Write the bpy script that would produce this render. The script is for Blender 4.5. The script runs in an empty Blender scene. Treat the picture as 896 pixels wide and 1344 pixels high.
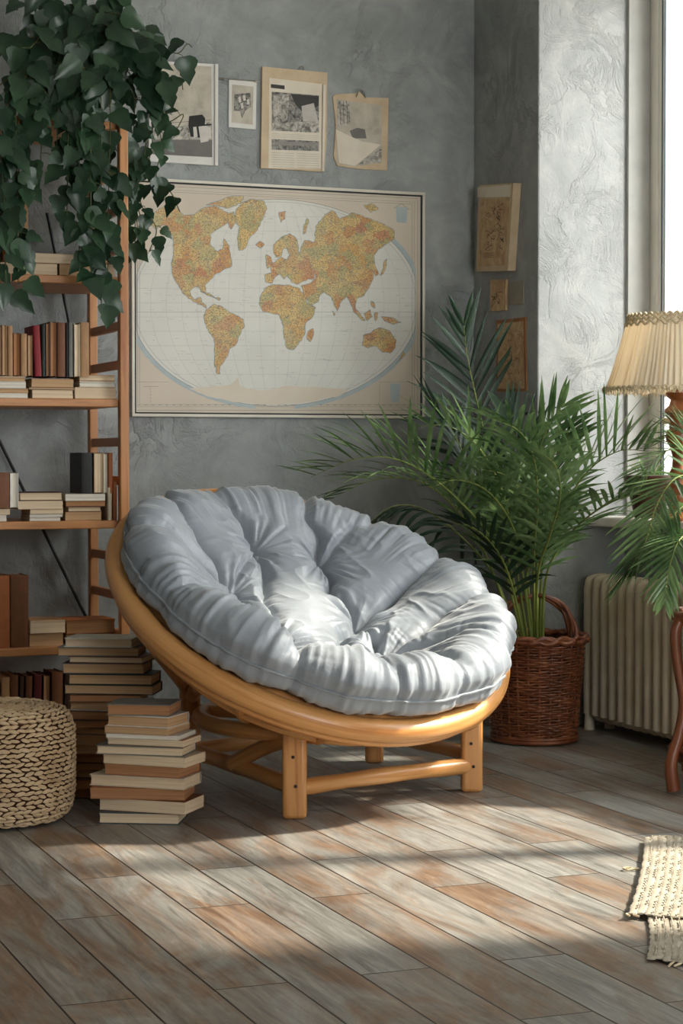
import bpy, math, random
import numpy as np
from mathutils import Vector, Matrix, noise as mnoise

random.seed(7)
scene = bpy.context.scene
COL = scene.collection
PI = math.pi

# ------------------------------------------------------------------ camera geometry
FPX = 2600.0
YAW = math.radians(21.5)
PITCH = math.atan(72 / FPX)
CAMZ = 1.1
fw = Vector((math.sin(YAW) * math.cos(PITCH), math.cos(YAW) * math.cos(PITCH), -math.sin(PITCH)))
rt = Vector((math.cos(YAW), -math.sin(YAW), 0))
up = rt.cross(fw)
CAM = Vector((0, 0, CAMZ))

def ray(x, y):
    return fw + rt * ((x - 448) / FPX) - up * ((y - 672) / FPX)
def hitY(x, y, Y):
    d = ray(x, y); return CAM + d * (Y / d.y)
def hitX(x, y, X):
    d = ray(x, y); return CAM + d * (X / d.x)
def hitZ(x, y, Z=0.0):
    d = ray(x, y); return CAM + d * ((Z - CAMZ) / d.z)
def atD(x, y, D):
    return CAM + ray(x, y) * D
def cl(lat, dep, z=0.0):
    return Vector((lat * math.cos(YAW) + dep * math.sin(YAW), -lat * math.sin(YAW) + dep * math.cos(YAW), z))

cam_data = bpy.data.cameras.new('camera')
cam = bpy.data.objects.new('camera', cam_data)
COL.objects.link(cam)
cam_data.sensor_fit = 'AUTO'; cam_data.sensor_width = 36
cam_data.lens = FPX / 1344 * 36
cam.matrix_world = Matrix.Translation(CAM) @ Matrix((rt, up, -fw)).transposed().to_4x4()
scene.camera = cam

# room planes
W = 7.75          # back wall
XP = 3.664        # pier side face
YP = 7.147        # pier front face
XW = 4.066        # window wall
XL = -1.4          # left wall
YR = -1.6
ZC = 3.3

# ------------------------------------------------------------------ materials
def lin(c):
    c = c / 255.0
    return c / 12.92 if c <= 0.04045 else ((c + 0.055) / 1.055) ** 2.4
def C(r, g, b, a=1):
    return (lin(r), lin(g), lin(b), a)

class NT:
    def __init__(s, name):
        s.m = bpy.data.materials.new(name); s.m.use_nodes = True
        s.n = s.m.node_tree.nodes; s.l = s.m.node_tree.links
        s.b = s.n['Principled BSDF']; s.out = s.n['Material Output']
    def node(s, t, **kw):
        n = s.n.new(t)
        for k, v in kw.items():
            if k.startswith('_'): setattr(n, k[1:], v)
            else: n.inputs[k.replace('__', ' ')].default_value = v
        return n
    def link(s, a, b): s.l.new(a, b)
    def coord(s, kind='Object', scale=(1, 1, 1), rot=(0, 0, 0)):
        t = s.n.new('ShaderNodeTexCoord'); m = s.n.new('ShaderNodeMapping')
        m.inputs['Scale'].default_value = scale; m.inputs['Rotation'].default_value = rot
        s.link(t.outputs[kind], m.inputs['Vector']); return m.outputs['Vector']
    def noise(s, vec, scale, detail=4, rough=.55, dist=0.0):
        n = s.n.new('ShaderNodeTexNoise')
        n.inputs['Scale'].default_value = scale; n.inputs['Detail'].default_value = detail
        n.inputs['Roughness'].default_value = rough; n.inputs['Distortion'].default_value = dist
        if vec is not None: s.link(vec, n.inputs['Vector'])
        return n.outputs['Fac']
    def ramp(s, fac, stops, interp='LINEAR'):
        r = s.n.new('ShaderNodeValToRGB'); r.color_ramp.interpolation = interp
        e = r.color_ramp.elements
        while len(e) < len(stops): e.new(.5)
        for i, (p, c) in enumerate(stops): e[i].position = p; e[i].color = c
        s.link(fac, r.inputs['Fac']); return r.outputs['Color']
    def mix(s, fac, a, b, mode='MIX'):
        m = s.n.new('ShaderNodeMix'); m.data_type = 'RGBA'; m.blend_type = mode
        for sock, v in ((m.inputs[0], fac), (m.inputs[6], a), (m.inputs[7], b)):
            if hasattr(v, 'links') or hasattr(v, 'is_linked'): s.link(v, sock)
            else: sock.default_value = v
        return m.outputs[2]
    def math(s, op, a, b=0.0, clamp=False):
        m = s.n.new('ShaderNodeMath'); m.operation = op; m.use_clamp = clamp
        for i, v in enumerate((a, b)):
            if hasattr(v, 'is_linked'): s.link(v, m.inputs[i])
            else: m.inputs[i].default_value = v
        return m.outputs[0]
    def bump(s, h, strength=.3, dist=.01):
        b = s.n.new('ShaderNodeBump'); b.inputs['Strength'].default_value = strength
        b.inputs['Distance'].default_value = dist
        s.link(h, b.inputs['Height']); s.link(b.outputs['Normal'], s.b.inputs['Normal']); return b
    def base(s, v):
        if hasattr(v, 'is_linked'): s.link(v, s.b.inputs['Base Color'])
        else: s.b.inputs['Base Color'].default_value = v
    def rough(s, v):
        if hasattr(v, 'is_linked'): s.link(v, s.b.inputs['Roughness'])
        else: s.b.inputs['Roughness'].default_value = v

def simple(name, c1, c2=None, rough=.6, scale=12, bump=.15, bdist=.002, spec=.35, kind='Object', stretch=(1, 1, 1), metal=0, detail=5):
    t = NT(name); v = t.coord(kind, stretch); f = t.noise(v, scale, detail)
    if c2 is None: t.base(c1)
    else: t.base(t.ramp(f, [(.3, c1), (.7, c2)]))
    t.rough(rough); t.b.inputs['Specular IOR Level'].default_value = spec
    t.b.inputs['Metallic'].default_value = metal
    if bump: t.bump(f, bump, bdist)
    return t.m

def wood(name, light, dark, rough=.38, streak=55, bump=.12):
    t = NT(name)
    v = t.coord('UV', (2.2, streak, 1)); f = t.noise(v, 1.0, 6, .6, .6)
    v2 = t.coord('UV', (1.2, 9, 1)); g = t.noise(v2, 1.0, 3, .5, .8)
    c = t.ramp(f, [(.28, dark), (.5, light), (.8, light)])
    c = t.mix(t.ramp(g, [(.35, (0, 0, 0, 1)), (.7, (1, 1, 1, 1))]), c, t.mix(.45, c, dark))
    t.base(c); t.rough(rough); t.bump(f, bump, .002)
    t.b.inputs['Coat Weight'].default_value = .15; t.b.inputs['Coat Roughness'].default_value = .3
    return t.m

def plaster(name, lo, mid, hi, bstr=.55):
    t = NT(name)
    v = t.coord('Object')
    big = t.noise(v, 1.3, 6, .62, .6)
    med = t.noise(v, 4.0, 8, .6, 2.2)
    fine = t.noise(v, 26, 4, .6, .3)
    c = t.ramp(t.math('ADD', t.math('MULTIPLY', big, .55), t.math('MULTIPLY', med, .45)),
               [(.36, lo), (.52, mid), (.66, hi)])
    c = t.mix(t.ramp(fine, [(.35, (.35, .35, .35, 1)), (.75, (0, 0, 0, 1))]), c, t.mix(.35, c, lo))
    t.base(c); t.rough(.72); t.b.inputs['Specular IOR Level'].default_value = .25
    # trowel ridges: thresholded distorted noise gives raised edges
    r1 = t.ramp(t.noise(v, 3.6, 8, .66, 1.5), [(.44, (0, 0, 0, 1)), (.5, (1, 1, 1, 1)), (.53, (.45, .45, .45, 1)), (.66, (.8, .8, .8, 1))])
    vs = t.coord('Object', (1, 1, .55), (0.3, 0.5, 0))
    r2 = t.ramp(t.noise(vs, 8, 7, .65, 1.2), [(.42, (0, 0, 0, 1)), (.5, (.7, .7, .7, 1)), (.62, (.3, .3, .3, 1))])
    msk = t.ramp(t.noise(v, 2.1, 3, .5, .4), [(.42, (.12, .12, .12, 1)), (.62, (1, 1, 1, 1))])
    h = t.math('ADD', t.math('MULTIPLY', t.math('MULTIPLY', r1, .5), msk), t.math('ADD', t.math('MULTIPLY', t.math('MULTIPLY', r2, .25), msk), t.math('MULTIPLY', fine, .2)))
    t.bump(h, bstr, .012)
    return t.m

M = {}
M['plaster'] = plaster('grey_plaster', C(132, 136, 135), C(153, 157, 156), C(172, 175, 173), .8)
M['plaster_lit'] = plaster('lit_pier_plaster', C(148, 151, 150), C(169, 171, 169), C(188, 188, 184), .7)  # paler copy of the grey plaster; pier front's window light is in the colour
M['ceiling'] = simple('ceiling_paint', C(205, 205, 200), C(215, 215, 210), .8)

def floor_mat():
    t = NT('weathered_floorboards')
    tc = t.n.new('ShaderNodeTexCoord'); mp = t.n.new('ShaderNodeMapping')
    mp.inputs['Rotation'].default_value = (0, 0, PI / 2); mp.inputs['Location'].default_value = (0.0, 0.06, 0)
    t.link(tc.outputs['Object'], mp.inputs['Vector'])
    br = t.n.new('ShaderNodeTexBrick')
    br.offset = .37; br.offset_frequency = 2; br.squash = 1
    br.inputs['Scale'].default_value = 1; br.inputs['Brick Width'].default_value = 1.15
    br.inputs['Row Height'].default_value = .163; br.inputs['Mortar Size'].default_value = .0028
    br.inputs['Mortar Smooth'].default_value = .3; br.inputs['Bias'].default_value = 0
    br.inputs['Color1'].default_value = (0, 0, 0, 1); br.inputs['Color2'].default_value = (1, 1, 1, 1)
    br.inputs['Mortar'].default_value = (.5, .5, .5, 1)
    t.link(mp.outputs['Vector'], br.inputs['Vector'])
    # per plank offset so grain breaks at joints
    off = t.node('ShaderNodeCombineXYZ'); s_ = t.math('MULTIPLY', br.outputs['Color'], 37.0)
    t.link(s_, off.inputs[0]); t.link(s_, off.inputs[2])
    add = t.n.new('ShaderNodeVectorMath'); add.operation = 'ADD'
    t.link(tc.outputs['Object'], add.inputs[0]); t.link(off.outputs[0], add.inputs[1])
    def mapped(sc):
        m = t.n.new('ShaderNodeMapping'); m.inputs['Scale'].default_value = sc
        t.link(add.outputs[0], m.inputs['Vector']); return m.outputs['Vector']
    grain = t.noise(mapped((40, 2.6, 1)), 1.0, 10, .72, 1.0)
    fineg = t.noise(mapped((120, 4, 1)), 1.0, 4, .6, .2)
    patch = t.noise(mapped((6.5, 1.7, 1)), 1.0, 7, .66, 1.0)
    grey = t.ramp(grain, [(.32, C(98, 96, 90)), (.48, C(142, 141, 135)), (.68, C(176, 174, 167))])
    brown = t.ramp(grain, [(.34, C(80, 58, 42)), (.5, C(122, 93, 70)), (.7, C(156, 132, 108))])
    sel = t.math('ADD', t.math('MULTIPLY', patch, 1.0), t.math('MULTIPLY', t.math('SUBTRACT', br.outputs['Color'], .5), .16))
    selc = t.ramp(t.math('ADD', sel, t.math('MULTIPLY', t.math('SUBTRACT', grain, .5), .35)),
                  [(.44, (0, 0, 0, 1)), (.66, (.9, .9, .9, 1))])
    c = t.mix(selc, grey, brown)
    c = t.mix(t.ramp(fineg, [(.4, (.5, .5, .5, 1)), (.62, (0, 0, 0, 1))]), c, t.mix(.3, c, C(96, 84, 72)))
    c = t.mix(t.ramp(br.outputs['Fac'], [(0, (0, 0, 0, 1)), (1, (1, 1, 1, 1))]), c, C(40, 30, 24))
    t.base(c)
    t.rough(t.math('ADD', t.math('MULTIPLY', grain, .25), .30))
    t.b.inputs['Specular IOR Level'].default_value = .35
    h = t.math('SUBTRACT', t.math('MULTIPLY', t.math('ADD', grain, fineg), .25), t.math('MULTIPLY', br.outputs['Fac'], 1.0))
    t.bump(h, .35, .003)
    return t.m
M['floor'] = floor_mat()
M['rattan'] = wood('honey_rattan', C(214, 158, 96), C(176, 112, 56), .34, 60)
M['shelfwood'] = wood('shelf_pine', C(196, 138, 84), C(160, 98, 52), .5, 45)
M['cane_dark'] = wood('red_brown_cane', C(132, 74, 42), C(82, 42, 22), .42, 50)
M['lampwood'] = wood('turned_lamp_wood', C(150, 88, 46), C(92, 46, 20), .28, 30)
M['bolt'] = simple('dark_bolt_hole', C(52, 34, 22), rough=.6, bump=0)
M['black_metal'] = simple('black_brace_metal', C(30, 30, 30), rough=.45, bump=0)
M['white_paint'] = simple('cream_window_paint', C(230, 226, 214), C(238, 234, 224), .45, 8, .05)
M['frame_grey'] = simple('warm_grey_jamb', C(158, 158, 152), C(172, 171, 165), .5, 8, .05)  # jamb boards, a greyer tone than the cream frame
M['rubber'] = simple('blue_grey_window_gasket', C(58, 84, 104), rough=.6, bump=0)
M['radiator'] = simple('cream_radiator_enamel', C(198, 184, 160), C(214, 202, 180), .4, 10, .08)
M['terracotta'] = simple('terracotta_pot_clay', C(120, 62, 38), C(146, 80, 52), .7, 20, .2)
M['darkpot'] = simple('dark_brown_planter', C(60, 34, 26), C(84, 48, 34), .5, 30, .3)
M['soil'] = simple('potting_soil', C(44, 32, 24), C(64, 48, 36), .95, 60, .8, .01)
M['clip'] = simple('steel_clip', C(170, 165, 155), rough=.3, metal=.9, bump=0)
M['bulb'] = simple('porcelain_knob', C(196, 176, 140), rough=.3, bump=0)

def cushion_mat():
    t = NT('grey_satin_cotton')
    v = t.coord('Object'); f = t.noise(v, 6, 5, .6, .6)
    t.base(t.ramp(f, [(.3, C(134, 140, 147)), (.7, C(150, 156, 162))]))
    t.rough(.44); t.b.inputs['Specular IOR Level'].default_value = .5
    t.b.inputs['Sheen Weight'].default_value = .35; t.b.inputs['Sheen Roughness'].default_value = .4
    g = t.noise(v, 420, 2, .5); w = t.noise(v, 34, 5, .6, 1.5)
    t.bump(t.math('ADD', t.math('MULTIPLY', g, .12), t.math('MULTIPLY', w, .5)), .32, .006)
    return t.m
M['cushion'] = cushion_mat()
M['piping'] = simple('grey_piping', C(132, 138, 144), C(150, 155, 160), .5, 40, .2)

def leaf_mat(name, a, b, trans=.25, rough=.38):
    t = NT(name); v = t.coord('Object'); f = t.noise(v, 9, 3)
    c = t.ramp(f, [(.32, a), (.68, b)])
    t.base(c); t.rough(rough); t.b.inputs['Specular IOR Level'].default_value = .5
    tr = t.n.new('ShaderNodeBsdfTranslucent'); t.link(c, tr.inputs['Color'])
    mx = t.n.new('ShaderNodeMixShader'); mx.inputs[0].default_value = trans
    t.link(t.b.outputs[0], mx.inputs[1]); t.link(tr.outputs[0], mx.inputs[2]); t.link(mx.outputs[0], t.out.inputs['Surface'])
    return t.m
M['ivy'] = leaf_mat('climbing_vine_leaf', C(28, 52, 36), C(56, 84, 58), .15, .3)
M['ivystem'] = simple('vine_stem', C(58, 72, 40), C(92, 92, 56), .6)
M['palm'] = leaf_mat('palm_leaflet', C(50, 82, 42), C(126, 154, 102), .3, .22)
M['palm_shaded'] = leaf_mat('shaded_palm_leaflet', C(18, 42, 26), C(34, 66, 40), .15, .5)  # darker copy for the rear fronds; shade near the wall put into the colour
M['palmstem'] = simple('palm_stem', C(96, 118, 52), C(136, 142, 72), .5)

def fibre_mat(name, a, b, c_, streak=120, rough=.75):
    t = NT(name); v = t.coord('Object', (1, 1, 1)); f = t.noise(v, 14, 6, .65, .5)
    uv = t.coord('UV', (6, streak, 1)); g = t.noise(uv, 1, 4, .6)
    c = t.ramp(t.math('ADD', t.math('MULTIPLY', f, .6), t.math('MULTIPLY', g, .4)), [(.3, a), (.5, b), (.7, c_)])
    t.base(c); t.rough(rough); t.bump(g, .35, .002); return t.m
M['hyacinth'] = fibre_mat('water_hyacinth', C(160, 124, 84), C(206, 178, 140), C(228, 206, 172))
M['hy_core'] = simple('pouf_core', C(60, 36, 20), C(84, 52, 30), .9)  # inner body coloured dark so gaps in the weave read as shaded holes
M['willow'] = fibre_mat('brown_willow', C(62, 30, 15), C(112, 60, 32), C(158, 98, 58), rough=.45)
M['wil_core'] = simple('basket_lining', C(40, 20, 10), C(58, 30, 16), .9)
M['jute'] = fibre_mat('cream_jute', C(154, 142, 122), C(178, 168, 150), C(194, 186, 170), rough=.9)

def shade_mat():
    t = NT('pleated_cream_fabric'); uv = t.coord('UV', (1, 1, 1))
    v = t.coord('UV', (190, 1.2, 1)); f = t.noise(v, 1, 5, .6)
    c = t.ramp(f, [(.3, C(214, 196, 166)), (.45, C(240, 228, 206)), (.65, C(250, 243, 228))])
    t.base(c); t.rough(.8); t.bump(f, .5, .006)
    tr = t.n.new('ShaderNodeBsdfTranslucent'); t.link(c, tr.inputs['Color'])
    mx = t.n.new('ShaderNodeMixShader'); mx.inputs[0].default_value = .5
    t.link(t.b.outputs[0], mx.inputs[1]); t.link(tr.outputs[0], mx.inputs[2]); t.link(mx.outputs[0], t.out.inputs['Surface'])
    return t.m
M['shade'] = shade_mat()
M['fringe'] = simple('cotton_fringe', C(190, 170, 136), C(222, 206, 176), .9, 80, .5, .004)

def page_mat(name, a, b):
    t = NT(name); v = t.coord('Object', (3, 3, 520)); f = t.noise(v, 1, 3, .6)
    v2 = t.coord('Object', (8, 8, 8)); g = t.noise(v2, 1, 3)
    c = t.ramp(f, [(.3, a), (.7, b)]); c = t.mix(t.ramp(g, [(.4, (.3, .3, .3, 1)), (.7, (0, 0, 0, 1))]), c, t.mix(.5, c, a))
    t.base(c); t.rough(.85); t.bump(f, .25, .001); return t.m
PAGES = [page_mat('page_tan', C(176, 138, 98), C(206, 172, 132)), page_mat('page_cream', C(206, 182, 148), C(228, 208, 178)),
         page_mat('page_brown', C(150, 104, 66), C(184, 136, 94)), page_mat('page_white', C(212, 204, 188), C(230, 224, 210))]
COVN = {'brown': (120, 74, 44), 'tan': (182, 140, 98), 'red': (140, 26, 34), 'dark green': (38, 50, 42), 'grey': (120, 120, 114),
        'cream': (214, 200, 174), 'white': (222, 218, 208), 'dark brown': (72, 44, 30), 'black': (34, 32, 32), 'slate': (74, 84, 90), 'orange-brown': (168, 98, 52), 'maroon': (92, 30, 28)}
COVM = {k: simple('cover_' + k.replace(' ', '_').replace('-', '_'), C(*[x * .88 for x in v]), C(*v), .55, 25, .15) for k, v in COVN.items()}

# ------------------------------------------------------------------ mesh building
class MB:
    def __init__(s): s.v = []; s.f = []; s.uv = []; s.mi = []
    def face(s, idx, uvs=None, m=0):
        s.f.append(tuple(idx)); s.mi.append(m)
        s.uv.append(uvs if uvs else [(0, 0)] * len(idx))
    def box(s, c, size, rot=None, m=0):
        c = Vector(c); hx, hy, hz = [x / 2 for x in size]; b = len(s.v)
        ax = max(range(3), key=lambda i: size[i]); o1, o2 = [i for i in range(3) if i != ax]
        loc = []
        for x in (-hx, hx):
            for y in (-hy, hy):
                for z in (-hz, hz):
                    p = Vector((x, y, z)); loc.append(p)
                    s.v.append(c + (rot @ p if rot else p))
        r = random.random() * 9
        for q in ((0, 1, 3, 2), (4, 6, 7, 5), (0, 4, 5, 1), (2, 3, 7, 6), (0, 2, 6, 4), (1, 5, 7, 3)):
            s.face([b + i for i in q], [(loc[i][ax] + r, loc[i][o1] + loc[i][o2] * .93 + r) for i in q], m)
        return s
    def bar(s, p, q, w, h, m=0, upv=(0, 0, 1)):
        p = Vector(p); q = Vector(q); d = q - p; L = d.length; x = d.normalized()
        u = Vector(upv)
        if abs(u.dot(x)) > .98: u = Vector((1, 0, 0))
        y = u.cross(x).normalized(); z = x.cross(y)
        return s.box((p + q) / 2, (L, w, h), Matrix((x, y, z)).transposed(), m)
    def tube(s, pts, rad, sides=10, closed=False, m=0, cap=True, squash=1.0):
        pts = [Vector(p) for p in pts]; n = len(pts)
        rr = rad if hasattr(rad, '__len__') else [rad] * n
        b = len(s.v); prev = None; L = [0]
        for i in range(n):
            if closed: t = (pts[(i + 1) % n] - pts[i - 1])
            else: t = pts[min(i + 1, n - 1)] - pts[max(i - 1, 0)]
            t.normalize()
            if prev is None:
                a = Vector((0, 0, 1)) if abs(t.z) < .9 else Vector((1, 0, 0))
                nx = t.cross(a).normalized()
            else:
                nx = (prev - t * prev.dot(t)).normalized()
            prev = nx; ny = t.cross(nx)
            for k in range(sides):
                a = 2 * PI * k / sides
                s.v.append(pts[i] + nx * (math.cos(a) * rr[i]) + ny * (math.sin(a) * rr[i] * squash))
            if i: L.append(L[-1] + (pts[i] - pts[i - 1]).length)
        cnt = n if closed else n - 1; r0 = rr[0]; ro = random.random() * 5
        for i in range(cnt):
            j = (i + 1) % n; la = L[i]; lb = L[j] if j else L[-1] + (pts[0] - pts[-1]).length
            for k in range(sides):
                k2 = (k + 1) % sides; va = 2 * PI * k / sides * r0; vb = 2 * PI * (k + 1) / sides * r0
                s.face((b + i * sides + k, b + i * sides + k2, b + j * sides + k2, b + j * sides + k),
                       [(la + ro, va + ro), (la + ro, vb + ro), (lb + ro, vb + ro), (lb + ro, va + ro)], m)
        if cap and not closed:
            s.face([b + k for k in reversed(range(sides))], None, m)
            s.face([b + (n - 1) * sides + k for k in range(sides)], None, m)
        return s
    def lathe(s, prof, seg=32, c=(0, 0, 0), m=0, fn=None):
        c = Vector(c); b = len(s.v); n = len(prof)
        for i, (r, z) in enumerate(prof):
            for k in range(seg):
                a = 2 * PI * k / seg; rr = r
                if fn: rr, zz = fn(r, z, a)
                else: zz = z
                s.v.append(c + Vector((rr * math.cos(a), rr * math.sin(a), zz)))
        for i in range(n - 1):
            for k in range(seg):
                k2 = (k + 1) % seg
                s.face((b + i * seg + k, b + i * seg + k2, b + (i + 1) * seg + k2, b + (i + 1) * seg + k),
                       [(k / seg, prof[i][1]), ((k + 1) / seg, prof[i][1]), ((k + 1) / seg, prof[i + 1][1]), (k / seg, prof[i + 1][1])], m)
        return s
    def prism(s, poly, nrm, th, m=0):
        """poly: world points; extruded by th along nrm"""
        nrm = Vector(nrm); b = len(s.v); n = len(poly)
        for p in poly: s.v.append(Vector(p))
        for p in poly: s.v.append(Vector(p) + nrm * th)
        uv = [(p[0] + p[1], p[2]) for p in poly]
        s.face([b + n + i for i in range(n)], uv, m); s.face([b + i for i in reversed(range(n))], uv[::-1], m)
        for i in range(n):
            j = (i + 1) % n; s.face((b + i, b + j, b + n + j, b + n + i), None, m)
        return s
    def build(s, name, mats, parent=None, smooth=True, bevel=0, origin=None, sharp=None, seg=2):
        me = bpy.data.meshes.new(name)
        if origin is None: origin = Vector((0, 0, 0))
        o_ = Vector(origin)
        me.from_pydata([tuple(Vector(v) - o_) for v in s.v], [], s.f)
        mats = mats if isinstance(mats, (list, tuple)) else [mats]
        for m in mats: me.materials.append(m)
        uvl = me.uv_layers.new(name='UVMap')
        flat = [c for f in s.uv for u in f for c in u]
        uvl.data.foreach_set('uv', flat)
        me.polygons.foreach_set('material_index', s.mi)
        if smooth: me.polygons.foreach_set('use_smooth', [True] * len(me.polygons))
        me.update()
        ob = bpy.data.objects.new(name, me); COL.objects.link(ob); ob.location = o_
        if parent is not None:
            ob.parent = parent
            ob.location = o_ - parent_loc(parent)
        if bevel:
            bm = ob.modifiers.new('bevel', 'BEVEL'); bm.width = bevel; bm.segments = seg; bm.limit_method = 'ANGLE'; bm.angle_limit = math.radians(40)
        if smooth and sharp is not False:
            try: me.set_sharp_from_angle(angle=math.radians(sharp or 42))
            except Exception: pass
        return ob

def parent_loc(p):
    v = Vector(p.location)
    while p.parent is not None:
        p = p.parent; v += Vector(p.location)
    return v

def tag(o, label=None, cat=None, group=None, kind=None):
    if label: o['label'] = label
    if cat: o['category'] = cat
    if group: o['group'] = group
    if kind: o['kind'] = kind
    return o
def empty(name, loc, label, cat, group=None):
    o = bpy.data.objects.new(name, None); COL.objects.link(o); o.location = Vector(loc); o.empty_display_size = .1
    return tag(o, label, cat, group)
def struct(o): o['kind'] = 'structure'; return o
def spline(P, n, closed=False):
    P = [Vector(p) for p in P]; out = []; N = len(P)
    segs = N if closed else N - 1
    for i in range(segs):
        p0 = P[i - 1] if (closed or i > 0) else P[0] * 2 - P[1]
        p1 = P[i]; p2 = P[(i + 1) % N]
        p3 = P[(i + 2) % N] if (closed or i + 2 < N) else P[-1] * 2 - P[-2]
        for k in range(n):
            t = k / n
            out.append(.5 * ((2 * p1) + (p2 - p0) * t + (2 * p0 - 5 * p1 + 4 * p2 - p3) * t * t + (3 * p1 - p0 - 3 * p2 + p3) * t ** 3))
    if not closed: out.append(P[-1].copy())
    return out
def rz(a): return Matrix.Rotation(a, 3, 'Z')

# ------------------------------------------------------------------ room shell
def slab(name, x0, x1, y0, y1, z0, z1, m):
    return struct(MB().box(((x0 + x1) / 2, (y0 + y1) / 2, (z0 + z1) / 2), (x1 - x0, y1 - y0, z1 - z0)).build(name, m, smooth=False))
slab('floor', XL - .2, XW + .3, YR, W + .2, -.1, 0, M['floor'])
slab('ceiling', XL - .2, XW + .3, YR, W + .2, ZC, ZC + .1, M['ceiling'])
slab('wall_back', XL - .2, XW + .3, W, W + .2, 0, ZC, M['plaster'])
slab('wall_left', XL - .2, XL, YR, W, 0, ZC, M['plaster'])
def pier():
    m = MB()
    m.box(((XP + XW + .3) / 2, (YP + W) / 2, ZC / 2), (XW + .3 - XP, W - YP, ZC))
    return struct(m.build('wall_pier', M['plaster_lit'], smooth=False, bevel=.006))
# side face of the pier is the same grey as the back wall; the front face's window light is put into its paler tone
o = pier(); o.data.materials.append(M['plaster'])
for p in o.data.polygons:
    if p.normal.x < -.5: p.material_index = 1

WZ0 = .86
W1 = (6.15, YP); W2 = (3.4, 5.75); H1, H2 = 3.15, 2.62
def wall_right():
    m = MB(); t = .3; x = XW + t / 2
    def b(y0, y1, z0, z1): m.box((x, (y0 + y1) / 2, (z0 + z1) / 2), (t, y1 - y0, z1 - z0))
    b(YR, YP, 0, WZ0 - .04); b(YR, W2[0], WZ0 - .04, ZC); b(W2[0], W2[1], H2, ZC); b(W2[1], W1[0], WZ0 - .04, ZC); b(W1[0], YP, H1, ZC)
    return struct(m.build('wall_right', M['plaster_lit'], smooth=False))
wall_right()
# rear wall; the opening behind the viewer is added for soft fill
def wall_rear():
    m = MB()
    def b(x0, x1, z0, z1): m.box(((x0 + x1) / 2, YR - .1, (z0 + z1) / 2), (x1 - x0, .2, z1 - z0))
    b(XL, 1.3, 0, ZC); b(3.4, XW, 0, ZC); b(1.3, 3.4, 2.7, ZC); b(1.3, 3.4, 0, .6)
    return struct(m.build('wall_rear', M['plaster'], smooth=False))
wall_rear()

def window(num, y0, y1, mull, z1):
    root = empty('window_%d' % num, (XW + .15, (y0 + y1) / 2, WZ0), None, None); root['kind'] = 'structure'
    z0 = WZ0
    m = MB()   # jamb lining: boards across the reveal
    m.box((XW + .05, y1 - .01, (z0 + z1) / 2), (.10, .02, z1 - z0)); m.box((XW + .05, y0 + .01, (z0 + z1) / 2), (.10, .02, z1 - z0))
    m.box((XW + .05, (y0 + y1) / 2, z1 - .01), (.10, y1 - y0 - .04, .02))
    m.build('jamb_lining', M['frame_grey'], root, smooth=False, bevel=.002)
    f = MB(); fx = XW + .14
    for (ya, yb) in ((y1 - .075, y1), (y0, y0 + .075)): f.box((fx, (ya + yb) / 2, (z0 + z1) / 2), (.075, yb - ya, z1 - z0))
    f.box((fx, (y0 + y1) / 2, z0 + .035), (.075, y1 - y0 - .15, .07)); f.box((fx, (y0 + y1) / 2, z1 - .035), (.075, y1 - y0 - .15, .07))
    f.build('window_frame', M['white_paint'], root, smooth=False, bevel=.004)
    g = MB(); sy0, sy1 = y0 + .08, y1 - .08; sx = XW + .13
    ys = [sy0] + list(mull) + [sy1]
    for i in range(len(ys) - 1):
        a, b = ys[i] + .004, ys[i + 1] - .004
        s = MB()
        for (p, q) in ((a, a + .055), (b - .055, b)): s.box((sx, (p + q) / 2, (z0 + z1) / 2), (.055, q - p, z1 - z0 - .15))
        for (p, q) in ((z0 + .075, z0 + .13), (z1 - .13, z1 - .075), (z0 + 1.28, z0 + 1.33))[:2 + (num == 2)]: s.box((sx, (a + b) / 2, (p + q) / 2), (.05, b - a - .11, q - p))
        so = s.build('sash', M['white_paint'], root, smooth=False, bevel=.004)
        r = MB()
        for yy in (a + .030, b - .030): r.box((sx - .0285, yy, (z0 + z1) / 2), (.003, .005, z1 - z0 - .2))
        for yy in (a + .052, b - .052): r.box((sx - .0285, yy, (z0 + z1) / 2), (.003, .004, z1 - z0 - .2))
        r.build('gasket', M['rubber'], so, smooth=False)
    gl = MB().box((sx + .01, (y0 + y1) / 2, (z0 + z1) / 2), (.004, y1 - y0 - .2, z1 - z0 - .2))
    gl.build('pane', glassm, root, smooth=False)
    return root
def glass():
    t = NT('window_glass'); lp = t.n.new('ShaderNodeBsdfTransparent'); lp.inputs[0].default_value = (.97, .98, .98, 1)
    gl = t.n.new('ShaderNodeBsdfGlossy'); gl.inputs['Roughness'].default_value = .02
    mx = t.n.new('ShaderNodeMixShader'); mx.inputs[0].default_value = .05; t.link(lp.outputs[0], mx.inputs[1]); t.link(gl.outputs[0], mx.inputs[2])
    t.link(mx.outputs[0], t.out.inputs['Surface']); return t.m
glassm = glass()
window(1, W1[0], W1[1], [6.56], H1)
window(2, W2[0], W2[1], [4.5], H2)
def sill(y0, y1, n):
    o = MB().box((XW - .03, (y0 + y1) / 2, WZ0 - .02), (.30, y1 - y0, .04)).build('trim_%d' % n, M['white_paint'], smooth=False, bevel=.008)
    return struct(o)
sill(W1[0] - .06, YP - .002, 1); sill(W2[0] - .06, W2[1] + .06, 2)

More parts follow.
